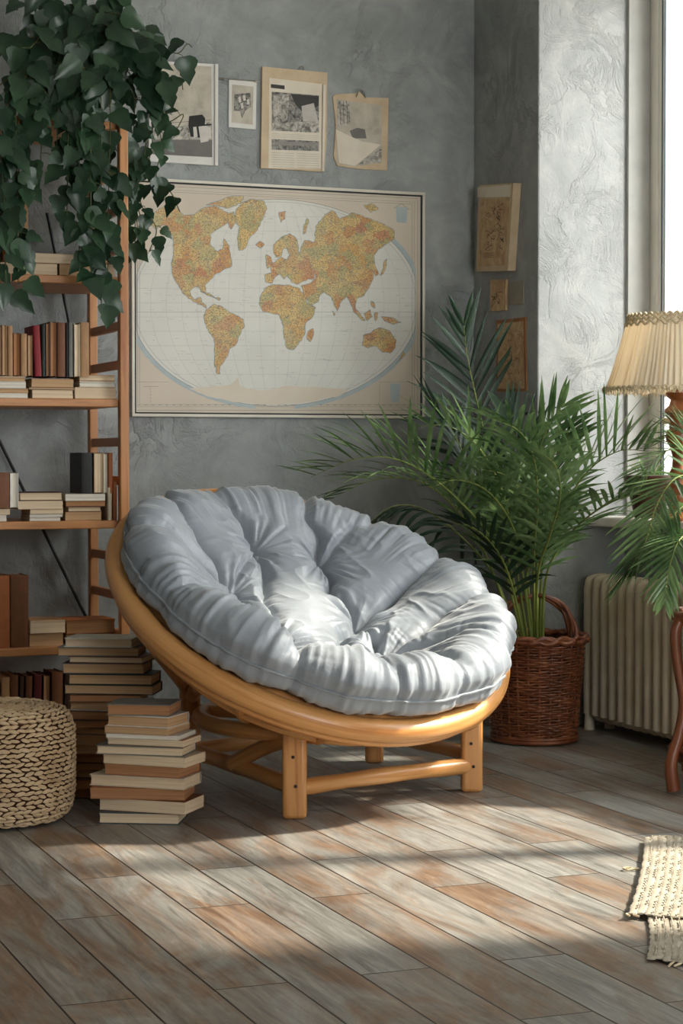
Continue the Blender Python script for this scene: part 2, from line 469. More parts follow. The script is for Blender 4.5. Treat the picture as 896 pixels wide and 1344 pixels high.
# building outside
def brickm():
    t = NT('pale_pink_brick'); v = t.coord('Object', (1, 1, 1), (PI / 2, 0, PI / 2)); b = t.n.new('ShaderNodeTexBrick')
    b.inputs['Scale'].default_value = 1; b.inputs['Brick Width'].default_value = .3; b.inputs['Row Height'].default_value = .1
    b.inputs['Mortar Size'].default_value = .006
    b.inputs['Color1'].default_value = C(116, 107, 101); b.inputs['Color2'].default_value = C(108, 97, 93); b.inputs['Mortar'].default_value = C(126, 119, 111)
    t.link(v, b.inputs['Vector']); t.base(b.outputs['Color']); t.rough(.8); return t.m
bl = MB().box((11.5, 11.6, 4.0), (6, 12.0, 8)).build('building', brickm(), smooth=False, origin=(11.5, 11.6, 0))
tag(bl, 'pale pink brick building seen washed out through the window', 'building')
for i, yy in enumerate((7.5, 10.0, 13.0)):
    for zz in (1.8, 4.8):
        wb = MB().box((8.48, yy, zz), (.08, 1.1, 1.6)).box((8.44, yy, zz - .85), (.2, 1.3, .1)).build('facade_window', M['white_paint'], bl, smooth=False)
struct(MB().box((9, 5, -.6), (14, 30, .2)).build('ground', simple('pale_paving', C(200, 196, 188)), smooth=False))

# ------------------------------------------------------------------ radiator
def radiator():
    y1 = YP - .07; n = 20; pitch = .068; xf, xb = 3.83, 3.975; z0, z1 = .045, .63
    root = empty('radiator', ((xf + xb) / 2, y1 - n * pitch / 2, 0), 'cream column radiator under the window sill', 'radiator')
    for i in range(n):
        yc = y1 - pitch * i - .02
        s = MB()
        for xc in (xf + .026, xb - .026):
            s.tube(spline([(xc, yc, z0 + .02), (xc, yc, z0 + .2), (xc, yc, z1 - .05)], 4), .0235, 12, squash=1.0)
        # rounded head and foot joining the two columns
        hp = [(xf + .03, yc, z1 - .055), (xf + .035, yc, z1 - .03), (xf + .06, yc, z1 - .022), (xb - .06, yc, z1 - .022), (xb - .035, yc, z1 - .03), (xb - .03, yc, z1 - .055)]
        s.tube(spline(hp, 4), .025, 12)
        s.tube(spline([(xf + .03, yc, z0 + .03), (xf + .05, yc, z0 + .015), (xb - .05, yc, z0 + .015), (xb - .03, yc, z0 + .03)], 4), .024, 12)
        for zc in (z1 - .05, z0 + .05): s.tube([((xf + xb) / 2, yc - pitch / 2, zc), ((xf + xb) / 2, yc + pitch / 2, zc)], .02, 10)
        if i in (0, n - 1, n // 2):
            for xc in (xf + .026, xb - .026): s.tube([(xc, yc, 0), (xc, yc, z0 + .03)], [.022, .018], 10)
        s.build('radiator_section', M['radiator'], root)
    return root
radiator()

# ------------------------------------------------------------------ bookshelf
YF = 7.22; YB = 7.70; XS = 1.965; XS0 = 1.02
def zat(y, Y=YF, x=80): return hitY(x, y, Y).z
def xat(x, y, Y=YF): return hitY(x, y, Y).x
ZA, ZB, ZCC, ZD, ZE, ZF = zat(155), zat(361), zat(523), zat(684), zat(849), .1
SH = [ZA, ZB, ZCC, ZD, ZE, ZF]
shelf_root = empty('bookshelf', ((XS + XS0) / 2, YF + .24, 0), 'open pine ladder bookshelf standing against the back wall', 'bookshelf')
def bookshelf():
    pw = .034; top = zat(158) + .01
    for xx in (XS, XS0):
        for yy in (YF + .0, YB - .02):
            MB().box((xx, yy, top / 2), (pw, .04, top)).build('post', M['shelfwood'], shelf_root, smooth=False, bevel=.004)
        z = ZCC - .015
        k = -9
        while k < 8:
            zz = ZCC - .015 + .1455 * k; k += 1
            if zz < .06 or zz > top - .03: continue
            if min(abs(zz - (s - .015)) for s in SH) < .045: continue
            MB().bar((xx, YF + .02, zz), (xx, YB - .04, zz), .022, .034).build('rung', M['shelfwood'], shelf_root, smooth=False, bevel=.004)
    for s in SH:
        MB().box(((XS + XS0) / 2, (YF + YB) / 2 - .005, s - .015), (XS - XS0 - .036, YB - YF - .02, .03)).build('shelf', M['shelfwood'], shelf_root, smooth=False, bevel=.004)
    a = hitY(56, 694, YB - .01); b = hitY(114, 812, YB - .01)
    d = (b - a); MB().tube([a - d * 1.3, b + d * .02], .0065, 8).build('brace', M['black_metal'], shelf_root)
    a2 = hitY(83, 385, YB - .012); b2 = hitY(90, 420, YB - .012); d = b2 - a2
    MB().tube([a2 - d * 3, b2 + d * .4], .0065, 8).build('brace', M['black_metal'], shelf_root)
bookshelf()

# ------------------------------------------------------------------ books
def book(L, Wd, T, cover, page, style='paper', seed=0):
    """lying book centred on origin, length L on x, width Wd on y (fore-edge at -y), thickness T on z from 0"""
    c = MB(); ct = .0012 if style == 'paper' else .0026; ov = .0 if style == 'paper' else .003
    hx, hy = L / 2, Wd / 2
    c.box((0, 0, ct / 2), (L, Wd, ct)); c.box((0, 0, T - ct / 2), (L, Wd, ct))
    # rounded spine
    sp = []
    for k in range(7):
        a = -PI / 2 + PI * k / 6
        sp.append((hy - .0005 + math.cos(a) * .005, T / 2 + math.sin(a) * T / 2))
    b = len(c.v)
    for x in (-hx, hx):
        for (y, z) in sp: c.v.append(Vector((x, y, z)))
    for k in range(6): c.face((b + k, b + 7 + k, b + 8 + k, b + k + 1))
    c.face([b + k for k in range(7)]); c.face([b + 7 + k for k in reversed(range(7))])
    p = MB(); px, py = hx - ov, hy - ov
    # page block with a slightly hollow fore-edge and a little fanning
    rnd = random.Random(seed); rows = 5; nx = 8
    zz = [ct + (T - 2 * ct) * k / rows for k in range(rows + 1)]
    def yo(k): return -py + .0035 * math.sin(PI * k / rows) * (1 if style != 'paper' else .3) + rnd.uniform(-.0008, .0008)
    ring = []
    for k in range(rows + 1):
        y0 = yo(k); dx = rnd.uniform(-.0007, .0007)
        ring.append([(-px + dx, y0), (px + dx, y0), (px + dx, hy - .002), (-px + dx, hy - .002)])
    bb = len(p.v)
    for k in range(rows + 1):
        for (x, y) in ring[k]: p.v.append(Vector((x, y, zz[k])))
    for k in range(rows):
        for j in range(4):
            j2 = (j + 1) % 4; p.face((bb + k * 4 + j, bb + k * 4 + j2, bb + (k + 1) * 4 + j2, bb + (k + 1) * 4 + j))
    p.face([bb + i for i in (3, 2, 1, 0)]); p.face([bb + rows * 4 + i for i in range(4)])
    return c, p
NB = [0]
def put_book(loc, rot, L, Wd, T, cover, pageidx, label, group, style='paper'):
    NB[0] += 1
    c, p = book(L, Wd, T, cover, pageidx, style, NB[0])
    co = c.build('book', COVM[cover], smooth=False, bevel=0)
    po = p.build('page_block', PAGES[pageidx], co, smooth=False)
    co.rotation_euler = rot; co.location = Vector(loc)
    tag(co, label, 'book', group)
    return co
ORD = ['topmost', 'second from top', 'third from top', 'fourth from top', 'fifth from top', 'sixth from top', 'seventh from top', 'eighth from top', 'ninth from top',
       'tenth from top', 'eleventh from top', 'twelfth from top', 'thirteenth from top', 'fourteenth from top', 'fifteenth from top', 'sixteenth from top', 'seventeenth from top', 'eighteenth from top', 'nineteenth from top', 'twentieth from top', 'twenty-first from top']
def lying(x0, x1, entries, zbase, where, group, Yf=YF + .01, wid=.17):
    """entries from the bottom up: (x0,x1,thickness_px,cover,page,style)"""
    z = zbase + .0006; n = len(entries)
    for i, (a, b, t, cov, pg, st) in enumerate(entries):
        X0 = xat(a, 500, Yf); X1 = xat(b, 500, Yf); T = t / 349.0
        L = X1 - X0; w = wid + random.uniform(-.02, .02)
        ang = random.uniform(-.03, .03); yoff = random.uniform(.0, .012)
        ordn = ORD[n - 1 - i] if n > 1 else 'lying alone'
        ps = 'pale' if pg in (1, 3) else 'tan'
        put_book(((X0 + X1) / 2, Yf + .012 + yoff + w / 2, z), (0, 0, ang), L, w, T, cov, pg,
                 '%s lying book, %s %s' % (cov, ordn, where), group, st)
        z += T + .0006
    return z
def standing(entries, zbase, where, group, Yf=YF + .02):
    """(x0,x1,top_px,cover,page,face,lean,word) from left; face 'spine' or 'pages'"""
    for (a, b, ty, cov, pg, face, lean, word) in entries:
        X0 = xat(a, 500, Yf); X1 = xat(b, 500, Yf); T = (X1 - X0) - .0012
        H = zat(ty, Yf) - zbase - .001; w = .15 + random.uniform(-.015, .02)
        # local x->world z, local z->world x
        if face == 'pages': R = Matrix(((0, 0, 1), (0, 1, 0), (-1, 0, 0)))
        else: R = Matrix(((0, 0, 1), (0, -1, 0), (1, 0, 0)))
        R = Matrix.Rotation(lean, 3, 'Y') @ R
        e = R.to_euler()
        # thickness axis starts at X0
        put_book(Vector((X0 + .0006, Yf + w / 2 + random.uniform(0, .01), zbase + .0006 + H / 2)), e, H, w, T, cov, pg,
                 '%s upright book, %s, %s' % (cov, word, where), group, 'hard')

# shelf C
g = 'books lying on the third shelf'
w3 = 'in the third shelf left pile'
zt1 = lying(0, 0, [(-12, 37, 6, 'white', 3, 'paper'), (-10, 39, 6, 'tan', 0, 'paper'), (-14, 36, 8, 'white', 3, 'paper'), (-10, 36, 7, 'cream', 0, 'hard')], ZCC, w3, g)
zt2 = lying(0, 0, [(44, 97, 11, 'tan', 1, 'paper'), (40, 99, 3, 'slate', 0, 'paper'), (43, 98, 11, 'orange-brown', 0, 'paper'), (40, 56, 2, 'white', 3, 'paper')][:3], ZCC, 'in the third shelf middle pile', g)
zt3 = lying(0, 0, [(100, 154, 15, 'tan', 1, 'paper'), (105, 153, 8, 'cream', 3, 'hard'), (106, 153.5, 8, 'tan', 1, 'hard')], ZCC, 'in the third shelf pile by the rungs', g)
zs = max(zt1, zt2) + .0005
gs = 'upright books on the third shelf'
wh = 'third shelf'
standing([(-9, 3, 430, 'brown', 0, 'pages', 0, 'cut by the left picture edge'), (3.5, 10, 428, 'tan', 0, 'pages', 0, 'narrow, first fully visible from left'),
          (10.5, 17.5, 429, 'tan', 2, 'spine', 0, 'second fully visible from left'), (18.5, 27, 438, 'orange-brown', 2, 'pages', 0, 'short with reddish top'),
          (27.5, 36, 439, 'tan', 0, 'spine', 0, 'short and pale'), (36.5, 43.5, 440, 'brown', 0, 'pages', 0, 'short, just left of the red book'),
          (44.5, 54, 428, 'red', 0, 'spine', -.04, 'the only bright red one'), (55, 60, 426, 'dark green', 0, 'spine', 0, 'right beside the red book'),
          (60.5, 66, 424, 'dark brown', 2, 'pages', 0, 'two right of the red book'), (66.5, 75, 422, 'brown', 2, 'pages', 0, 'tall, left of two broad brown ones'),
          (75.5, 86.5, 423, 'brown', 2, 'spine', 0, 'broadest, mid row'), (87, 90, 424, 'black', 2, 'spine', 0, 'thin sliver'),
          (90.5, 97, 422, 'grey', 3, 'spine', 0, 'thin, beside the black sliver'), (97.5, 105.5, 424, 'cream', 1, 'pages', 0, 'with bright page edge'),
          (106.5, 118, 422, 'tan', 0, 'spine', 0, 'rightmost before the ladder rungs')], zs, wh, gs)
# shelf D
g = 'books lying on the fourth shelf'
za = lying(0, 0, [(-22, 8, 8, 'white', 3, 'paper'), (-20, 14, 8, 'tan', 1, 'paper')], ZD, 'in the fourth shelf pile cut by the picture edge', g)
lying(0, 0, [(40, 80, 4.5, 'white', 3, 'paper'), (40, 83, 4, 'slate', 3, 'paper'), (41, 84, 6, 'cream', 1, 'paper'), (24, 83, 11, 'tan', 1, 'paper'), (28, 84, 11, 'dark brown', 1, 'hard')], ZD, 'in the left full pile of the fourth shelf', g)
zb = lying(0, 0, [(87, 134, 11, 'tan', 0, 'paper'), (90, 134, 7, 'brown', 1, 'hard'), (88, 139, 7, 'brown', 2, 'paper'), (87, 139, 9, 'cream', 3, 'paper')], ZD, 'in the right pile of the fourth shelf', g)
standing([(-12, 12, 620, 'brown', 2, 'spine', 0, 'broad one'), (12.5, 24, 620, 'white', 3, 'pages', 0, 'pale one')], za + .0005, 'at the left of the fourth shelf', 'upright books at the left of the fourth shelf')
standing([(106, 122, 594, 'black', 2, 'spine', 0, 'dark marbled one'), (123, 135, 594, 'tan', 1, 'pages', 0, 'broad pale one'), (135.5, 141, 595, 'cream', 3, 'pages', 0, 'thin cream one'), (141.5, 147.5, 594, 'orange-brown', 2, 'spine', 0, 'rightmost one')],
         zb + .0005, 'on top of the right pile of the fourth shelf', 'upright books on the right pile of the fourth shelf')
standing([(140.5, 146.5, 640, 'cream', 3, 'spine', 0, 'thin'), (147.5, 153.5, 632, 'orange-brown', 2, 'spine', 0, 'broad')], ZD, 'between the right pile and the ladder post', 'upright books by the ladder post')
# shelf E
standing([(-14, 12, 754, 'orange-brown', 2, 'spine', 0, 'left one of two'), (13, 37, 754, 'brown', 2, 'spine', 0, 'right one of two')], ZE, 'on the fifth shelf by the left picture edge', 'upright books on the fifth shelf')
g = 'books lying on the fifth shelf'
# lying ones lie in front of the uprights' free space
lying(0, 0, [(40, 84, 17, 'tan', 0, 'paper'), (39, 85, 17, 'tan', 1, 'paper')], ZE, 'beside the two uprights of the fifth shelf', g)
lying(0, 0, [(86, 150, 15, 'brown', 0, 'hard'), (87, 152, 18, 'orange-brown', 2, 'hard')], ZE, 'next to the ladder post on the fifth shelf', g)
# shelf B
g = 'books lying on the second shelf'
zq = lying(0, 0, [(-20, 78, 15, 'tan', 1, 'paper')], ZB, 'at the left of the second shelf under the vine', g)
zq2 = lying(0, 0, [(80, 135, 15, 'orange-brown', 0, 'paper')], ZB, 'in the middle of the second shelf under the vine', g)
lying(0, 0, [(136.5, 153, 17, 'tan', 1, 'paper'), (137, 153, 9, 'orange-brown', 0, 'paper')], ZB, 'at the ladder end of the second shelf', g)
lying(0, 0, [(46, 114, 13, 'brown', 1, 'paper')], max(zq, zq2), 'bridging two books of the second shelf', g)
standing([(-10, 2, 262, 'tan', 0, 'pages', 0, 'first'), (4, 14, 255, 'orange-brown', 2, 'spine', 0, 'second'), (16, 24, 262, 'brown', 0, 'pages', 0, 'third'), (27, 38, 258, 'tan', 0, 'spine', 0, 'fourth')],
         zq + .0005, 'from left behind the hanging vine', 'upright books half hidden by the vine')
# bottom shelf
standing([(-16, -2, 892, 'tan', 0, 'spine', 0, 'first'), (0, 11, 886, 'tan', 0, 'spine', 0, 'second'), (12, 23, 884, 'brown', 2, 'spine', 0, 'third'), (24, 30, 886, 'dark brown', 2, 'spine', .03, 'fourth'), (32, 41, 886, 'brown', 0, 'spine', .03, 'fifth'),
          (43, 53, 884, 'maroon', 2, 'spine', .02, 'sixth'), (55, 64, 886, 'dark brown', 2, 'pages', .02, 'seventh'), (67, 82, 882, 'brown', 2, 'spine', .0, 'eighth'), (84, 97, 884, 'dark brown', 2, 'spine', 0, 'ninth')],
         ZF, 'from left on the bottom shelf behind the pouf', 'upright books on the bottom shelf')

# floor stacks
def stack(lat, dep, entries, where, group):
    z = .0006; n = len(entries); pxm = FPX / dep
    for i, (x0, x1, t, ang, cov, pg, st) in enumerate(entries):
        ang = -ang; T = t / pxm; Wpx = (x1 - x0) / pxm; Wd = .15 + random.uniform(-.01, .01)
        a = abs(ang); L = max(.17, (Wpx - Wd * math.sin(a)) / max(math.cos(a), .3))
        cxp = (x0 + x1) / 2; la = (cxp - 448) / FPX * dep
        p = cl(la, dep + random.uniform(-.01, .01), z)
        put_book(p, (0, 0, -YAW + ang), L, Wd, T - .0007, cov, pg, '%s book with %s pages, %s in %s' % (cov, ['tan', 'cream', 'brown', 'whitish'][pg], ORD[n - 1 - i], where), group, st)
        z += T
    return z
random.seed(11)
S2 = [(131, 243, 15, .10, 'slate', 1, 'hard'), (131, 266, 17, .32, 'brown', 1, 'paper'), (120, 252, 15, .12, 'orange-brown', 2, 'paper'), (117, 262, 15, .30, 'cream', 1, 'hard'),
      (138, 260, 15, .34, 'red', 2, 'paper'), (136, 268, 13, .36, 'cream', 1, 'paper'), (127, 256, 12, .22, 'grey', 1, 'hard'), (142, 262, 9, .30, 'tan', 1, 'paper'),
      (140, 254, 6, .26, 'white', 3, 'paper'), (138, 246, 10, .34, 'tan', 0, 'paper'), (141, 246, 15, .36, 'white', 0, 'hard'), (142, 236, 15, .16, 'grey', 2, 'hard')]
stack(-.588, 5.98, S2, 'the front floor stack', 'books in the front floor stack')
S1 = [(84, 190, 14, .1, 'dark brown', 2, 'hard'), (86, 196, 12, -.15, 'brown', 2, 'paper'), (84, 190, 11, .2, 'slate', 0, 'hard'), (88, 200, 10, 0, 'dark brown', 2, 'paper'), (86, 190, 13, .2, 'brown', 2, 'paper'),
      (90, 200, 12, -.1, 'tan', 0, 'hard'), (90, 196, 11, .1, 'cream', 0, 'paper'), (92, 196, 10, .2, 'brown', 0, 'hard'), (86, 190, 10, -.1, 'slate', 2, 'paper'), (90, 200, 11, .12, 'brown', 2, 'paper'),
      (92, 198, 13, .2, 'white', 0, 'hard'), (95, 190, 9, .05, 'brown', 2, 'paper'), (86, 210, 13, .12, 'dark green', 0, 'hard'), (92, 208, 14, .1, 'dark green', 0, 'hard'), (84, 196, 14, .08, 'slate', 0, 'hard'),
      (92, 200, 9, .16, 'brown', 1, 'hard'), (78, 188, 12, .06, 'grey', 0, 'hard'), (87, 184, 12, .12, 'white', 1, 'hard')]
stack(-.742, 6.42, S1, 'the tall rear floor stack', 'books in the tall rear floor stack')

# ------------------------------------------------------------------ papasan chair
CH_A, CH_B, CH_C, CH_D = (-.143, 6.02), (.428, 6.50), (.118, 7.12), (-.51, 6.66)
nC = Vector((.318, -.416 * -1, .852))  # placeholder, set below
RC = cl(-.098, 6.325, .622)
def dirw(lat, z, dep): return (cl(lat, dep, 0) + Vector((0, 0, z))).normalized()
NV = dirw(.318, .852, -.416)
EU = dirw(.794, 0, .607)
EV = dirw(-.517, .5236, .677)
RR = .64
def rp(r, a, h): return RC + EU * (r * math.cos(a)) + EV * (r * math.sin(a)) + NV * h
def chair():
    base = cl(0, 6.55, 0)
    root = empty('papasan_chair', base, 'round rattan papasan chair frame holding the big grey cushion', 'chair')
    n = 140
    MB().tube([rp(RR, 2 * PI * i / n, 0) for i in range(n)], .037, 16, closed=True).build('rim_ring', M['rattan'], root)
    MB().tube([rp(RR - .052, 2 * PI * i / n, .006) for i in range(n)], .022, 12, closed=True).build('inner_ring', M['rattan'], root)
    MB().tube([rp(RR - .01, 2 * PI * i / n, -.044) for i in range(n)], .020, 12, closed=True).build('lower_ring', M['rattan'], root)
    for (r, h) in ((.30, -.265), (.48, -.165)):
        MB().tube([rp(r, 2 * PI * i / 90, h) for i in range(90)], .016, 10, closed=True).build('bowl_ring', M['rattan'], root)
    for k in range(12):
        a = 2 * PI * k / 12 + .13
        pts = spline([rp(.61, a, -.05), rp(.54, a, -.115), rp(.46, a, -.19), rp(.30, a, -.285), rp(.12, a, -.31)], 6)
        MB().tube(pts, .013, 8).build('bowl_rib', M['rattan'], root)
    hl = .325
    legs = [(CH_A, .074, .318), (CH_B, .070, .27), (CH_C, .066, .20), (CH_D, .07, .33)]
    for (p, w, h) in legs:
        c = cl(p[0], p[1], 0)
        q = MB().box(c + Vector((0, 0, h / 2)), (w, w, h), rz(-YAW))
        lg = q.build('leg', M['rattan'], root, smooth=True, bevel=.014, seg=4, origin=c)
        front = cl(p[0] + .004, p[1] - w / 2 - .0005, 0)
        for (dx, z) in ((-.004, h * .6), (.004, h * .32)):
            cc = cl(p[0] + dx, p[1] - w / 2, z)
            MB().tube([cc, cc + (cl(0, -1, 0)) * .0022], .0055, 10).build('bolt', M['bolt'], lg)
    # short pegs from legs to the ring
    for (p, h, a) in ((CH_A, .31, None), (CH_B, .26, None), (CH_D, .32, None)):
        c = cl(p[0], p[1], h)
        best = min((rp(RR, 2 * PI * i / 200, -.03) for i in range(200)), key=lambda v: (v - c).length)
        tgt = c + (best - c) * 1.0
        MB().tube([c - Vector((0, 0, .02)), c + (tgt - c) * .55, tgt], .021, 10).build('peg', M['rattan'], root)
    hc = cl(-.014, 6.54, .245)
    hoop = [hc + cl(.455 * math.cos(t), .455 * math.sin(t) * 1.0, 0) for t in [2 * PI * i / 80 for i in range(80)]]
    MB().tube(hoop, .027, 12, closed=True).build('base_hoop', M['rattan'], root)
    def P(c, z): return cl(c[0], c[1], z)
    for (a, b, za, zb, r) in ((CH_A, CH_B, .09, .085, .026), (CH_B, CH_C, .12, .10, .025), (CH_C, CH_D, .115, .115, .024), (CH_D, CH_A, .11, .095, .027)):
        pa, pb = P(a, za), P(b, zb)
        pts = [pa.lerp(pb, t) + Vector((0, 0, .004 * math.sin(PI * t))) for t in [i / 10 for i in range(11)]]
        MB().tube(pts, [r * (1 + .06 * math.sin(i * 1.7)) for i in range(11)], 12).build('rail', M['rattan'], root)
    # diagonal and curved struts
    MB().tube(spline([cl(-.155, 6.08, .235), cl(-.24, 6.2, .19), cl(-.35, 6.35, .115)], 6), .026, 12).build('diagonal_strut', M['rattan'], root)
    MB().tube(spline([cl(-.50, 6.6, .30), cl(-.47, 6.52, .38), cl(-.42, 6.4, .47), rp(.60, 3.6, -.06)], 6), .024, 12).build('diagonal_strut', M['rattan'], root)
    MB().tube(spline([cl(-.52, 6.64, .31), rp(.62, 3.2, -.06)], 6), .014, 10).build('diagonal_strut', M['rattan'], root)
    MB().tube(spline([cl(-.47, 6.5, .34), cl(-.40, 6.34, .40), cl(-.30, 6.18, .36), cl(-.15, 6.06, .30)], 8), .025, 12).build('curved_strut', M['rattan'], root)
    MB().tube(spline([cl(.10, 7.08, .18), cl(.0, 6.8, .22), cl(-.1, 6.45, .24), cl(-.14, 6.08, .25)], 8), .024, 12).build('cross_bar', M['rattan'], root)
    MB().tube(spline([cl(.42, 6.46, .235), cl(.18, 6.55, .24), cl(-.15, 6.62, .24), cl(-.48, 6.63, .25)], 8), .022, 12).build('cross_bar', M['rattan'], root)
    return root
chair()

# ------------------------------------------------------------------ cushion
def vnoise(x, y, seed=0):
    xi = np.floor(x).astype(np.int64); yi = np.floor(y).astype(np.int64); xf = x - xi; yf = y - yi
    def h(a, b):
        n = (a * 374761393 + b * 668265263 + seed * 1442695041) & 0x7fffffff
        n = ((n ^ (n >> 13)) * 1274126177) & 0x7fffffff
        return ((n ^ (n >> 16)) & 0xffff) / 65535.0
    u = xf * xf * (3 - 2 * xf); v = yf * yf * (3 - 2 * yf)
    return (h(xi, yi) * (1 - u) + h(xi + 1, yi) * u) * (1 - v) + (h(xi, yi + 1) * (1 - u) + h(xi + 1, yi + 1) * u) * v
def pcurve(pts, n):
    s = spline([Vector((a, b, 0)) for a, b in pts], 24)
    P = np.array([(p.x, p.y) for p in s]); d = np.concatenate([[0], np.cumsum(np.hypot(*np.diff(P, axis=0).T))])
    t = np.linspace(0, d[-1], n); return np.stack([np.interp(t, d, P[:, 0]), np.interp(t, d, P[:, 1])], 1)
BUT = [(.0, .33), (.205, .255), (.175, -.045), (.145, -.225), (-.20, .14), (-.20, -.13)]
CRE = [  # (a, b, weight_a, weight_b)
    (BUT[0], (-.06, .66), 1, .75), (BUT[0], (-.14, -.02), 1, .55), (BUT[1], (.30, .60), 1, .6), (BUT[1], BUT[2], 1, 1),
    (BUT[2], (.64, .14), 1, .6), (BUT[3], (.62, -.16), 1, .6), (BUT[3], (.40, -.52), 1, .55), (BUT[2], BUT[3], 1, 1), (BUT[2], (-.02, -.22), 1, .5),
    (BUT[4], (-.58, .32), 1, .75), (BUT[4], (-.30, .58), .9, .8), (BUT[4], BUT[5], .9, .9), (BUT[5], (-.62, -.06), 1, .7), (BUT[5], (-.42, -.50), 1, .8),
    (BUT[5], (-.12, -.64), .9, .6), (BUT[3], (.12, -.65), .9, .55), (BUT[0], BUT[4], .5, .5), (BUT[1], (.52, .40), .8, .4), (BUT[3], (-.02, -.22), .7, .6)]
def cushion():
    NT_, M1, M2 = 560, 190, 70
    top = pcurve([(0, -.035), (.12, -.033), (.26, -.012), (.38, .045), (.47, .122), (.53, .176), (.58, .19), (.625, .165), (.652, .112)], M1)
    bot = pcurve([(.652, .112), (.648, .07), (.625, .045), (.585, .018), (.52, -.05), (.42, -.115), (.28, -.19), (0, -.235)], M2)
    th = np.linspace(0, 2 * PI, NT_, endpoint=False)
    def surf(prof, istop):
        d = np.gradient(prof, axis=0); nr = -d[:, 1]; nh = d[:, 0]; l = np.hypot(nr, nh) + 1e-9; nr, nh = nr / l, nh / l
        if not istop: pass
        R = prof[:, 0][:, None] * np.ones(NT_)[None]; Hh = prof[:, 1][:, None] * np.ones(NT_)[None]
        dg = [-180, -150, -30, -8, 15, 40, 75, 105, 130, 155, 180]; hv = [.95, 1, 1, .72, .5, .36, .34, .38, .58, .85, .95]
        hs = np.interp((np.degrees(th) + 180) % 360 - 180, dg, hv)[None]
        ker = np.hanning(61); ker /= ker.sum(); hs = np.convolve(np.concatenate([hs[0][-30:], hs[0], hs[0][:30]]), ker, 'valid')[None]
        Hh = np.where(Hh > 0, Hh * hs, Hh); R = R * (.925 + .07 * hs + .005)
        U = R * np.cos(th)[None]; V = R * np.sin(th)[None]
        TH = np.ones_like(R) * th[None]
        arc = np.linspace(0, 1, len(prof))[:, None] * np.ones_like(R)
        rim = np.clip((R - .42) / .2, 0, 1)
        cyc = lambda k, s, y=0: vnoise((np.cos(TH) * k + 50), (np.sin(TH) * k + 50 + y * 1.0), s)
        # slow waviness of the whole thing
        disp = (cyc(2.2, 3) - .5) * .035 * rim + (vnoise(U * 7 + 20, V * 7 + 20, 5) - .5) * .018
        mx = np.zeros_like(R); wr = np.zeros_like(R)
        for k, (a, b, wa, wb) in enumerate(CRE):
            a = np.array(a); b = np.array(b); ab = b - a; L = np.hypot(*ab)
            # wiggle the crease
            t = np.clip(((U - a[0]) * ab[0] + (V - a[1]) * ab[1]) / L ** 2, 0, 1)
            wig = (vnoise(t * 4 + k * 7, t * 0 + k, 9) - .5) * .05 * np.sin(PI * t)
            nx, ny = -ab[1] / L, ab[0] / L
            dd = np.hypot(U - (a[0] + ab[0] * t + nx * wig), V - (a[1] + ab[1] * t + ny * wig))
            w = wa + (wb - wa) * t
            val = w * (np.exp(-dd / .045) * .75 + np.exp(-(dd / .014) ** 2) * .25)
            mx = np.maximum(mx, val)
            wr += w * np.exp(-dd / .05) * (np.abs(vnoise(t * L * 55 + k * 13, dd * 10, 21 + k) - .5) * 2 - .5) * (1 - np.exp(-dd / .012))
        if istop:
            disp = disp + (.030 - .082 * mx) * (1 - .45 * rim) + .010 * wr
            for k, (bu, bv) in enumerate(BUT):
                dd = np.hypot(U - bu, V - bv); an = np.arctan2(V - bv, U - bu)
                disp -= .035 * np.exp(-dd / .035)
                fold = np.abs(vnoise(np.cos(an) * 4.2 + 30 + k * 9, np.sin(an) * 4.2 + 30, 40 + k) - .5) * 2
                disp += .022 * np.exp(-((dd - .06) / .07) ** 2) * (fold - .4)
        else:
            disp = disp * .4 - .03 * mx * np.clip((R - .5) / .15, 0, 1)
        # gathers on the rim, running across it
        gat = np.abs(vnoise(np.cos(TH) * 13 + 60 + 1.5 * arc, np.sin(TH) * 13 + 60, 71) - .5) * 2
        gat2 = np.abs(vnoise(np.cos(TH) * 27 + 60, np.sin(TH) * 27 + 60 + 2.5 * arc, 72) - .5) * 2
        amp = np.clip((R - .40) / .12, 0, 1) if istop else np.clip((R - .52) / .08, 0, 1)
        gat3 = np.abs(vnoise(np.cos(TH) * 52 + 160 + 2 * arc, np.sin(TH) * 52 + 160, 73) - .5) * 2
        disp += (1 if istop else .5) * amp * ((gat - .45) * .013 + (gat2 - .45) * .012 + (gat3 - .45) * .005)
        ridg = 1 - np.abs(vnoise(U * 16 + 3 * V + 40, V * 13 + 40, 81) * 2 - 1)
        disp += .006 * (ridg ** 3)
        seam = np.exp(-((arc - (1 if istop else 0)) / .035) ** 2)
        disp -= seam * .010
        if istop:
            fade = np.clip(1 - arc, 0, 1) ** .15
        R2 = R + nr[:, None] * disp * (1 if istop else 1); H2 = Hh + nh[:, None] * disp
        return U, V, R2, H2
    # shared seam so both halves meet
    seamd = None
    rows = []
    for prof, ist in ((top, True), (bot, False)):
        U, V, R2, H2 = surf(prof, ist); rows.append((R2, H2))
    Rt, Ht = rows[0]; Rb, Hb = rows[1]
    sr = (Rt[-1] + Rb[0]) / 2; sh = (Ht[-1] + Hb[0]) / 2
    for k in range(10):
        w = 1 - k / 10
        Rt[-1 - k] += (sr - Rt[-1]) * w if k else 0; Ht[-1 - k] += (sh - Ht[-1]) * w if k else 0
    for k in range(9, -1, -1):
        w = 1 - k / 10
        if k: Rb[k] += (sr - Rb[0]) * w; Hb[k] += (sh - Hb[0]) * w
    Rt[-1] = sr; Ht[-1] = sh; Rb[0] = sr; Hb[0] = sh
    # keep clear of the ring tube
    R = np.concatenate([Rt[1:], Rb[1:-1]]); Hh = np.concatenate([Ht[1:], Hb[1:-1]])
    nrow = R.shape[0]
    ct, st = np.cos(th), np.sin(th)
    eu, ev, nv, rc = [np.array(v[:]) for v in (EU, EV, NV, RC)]
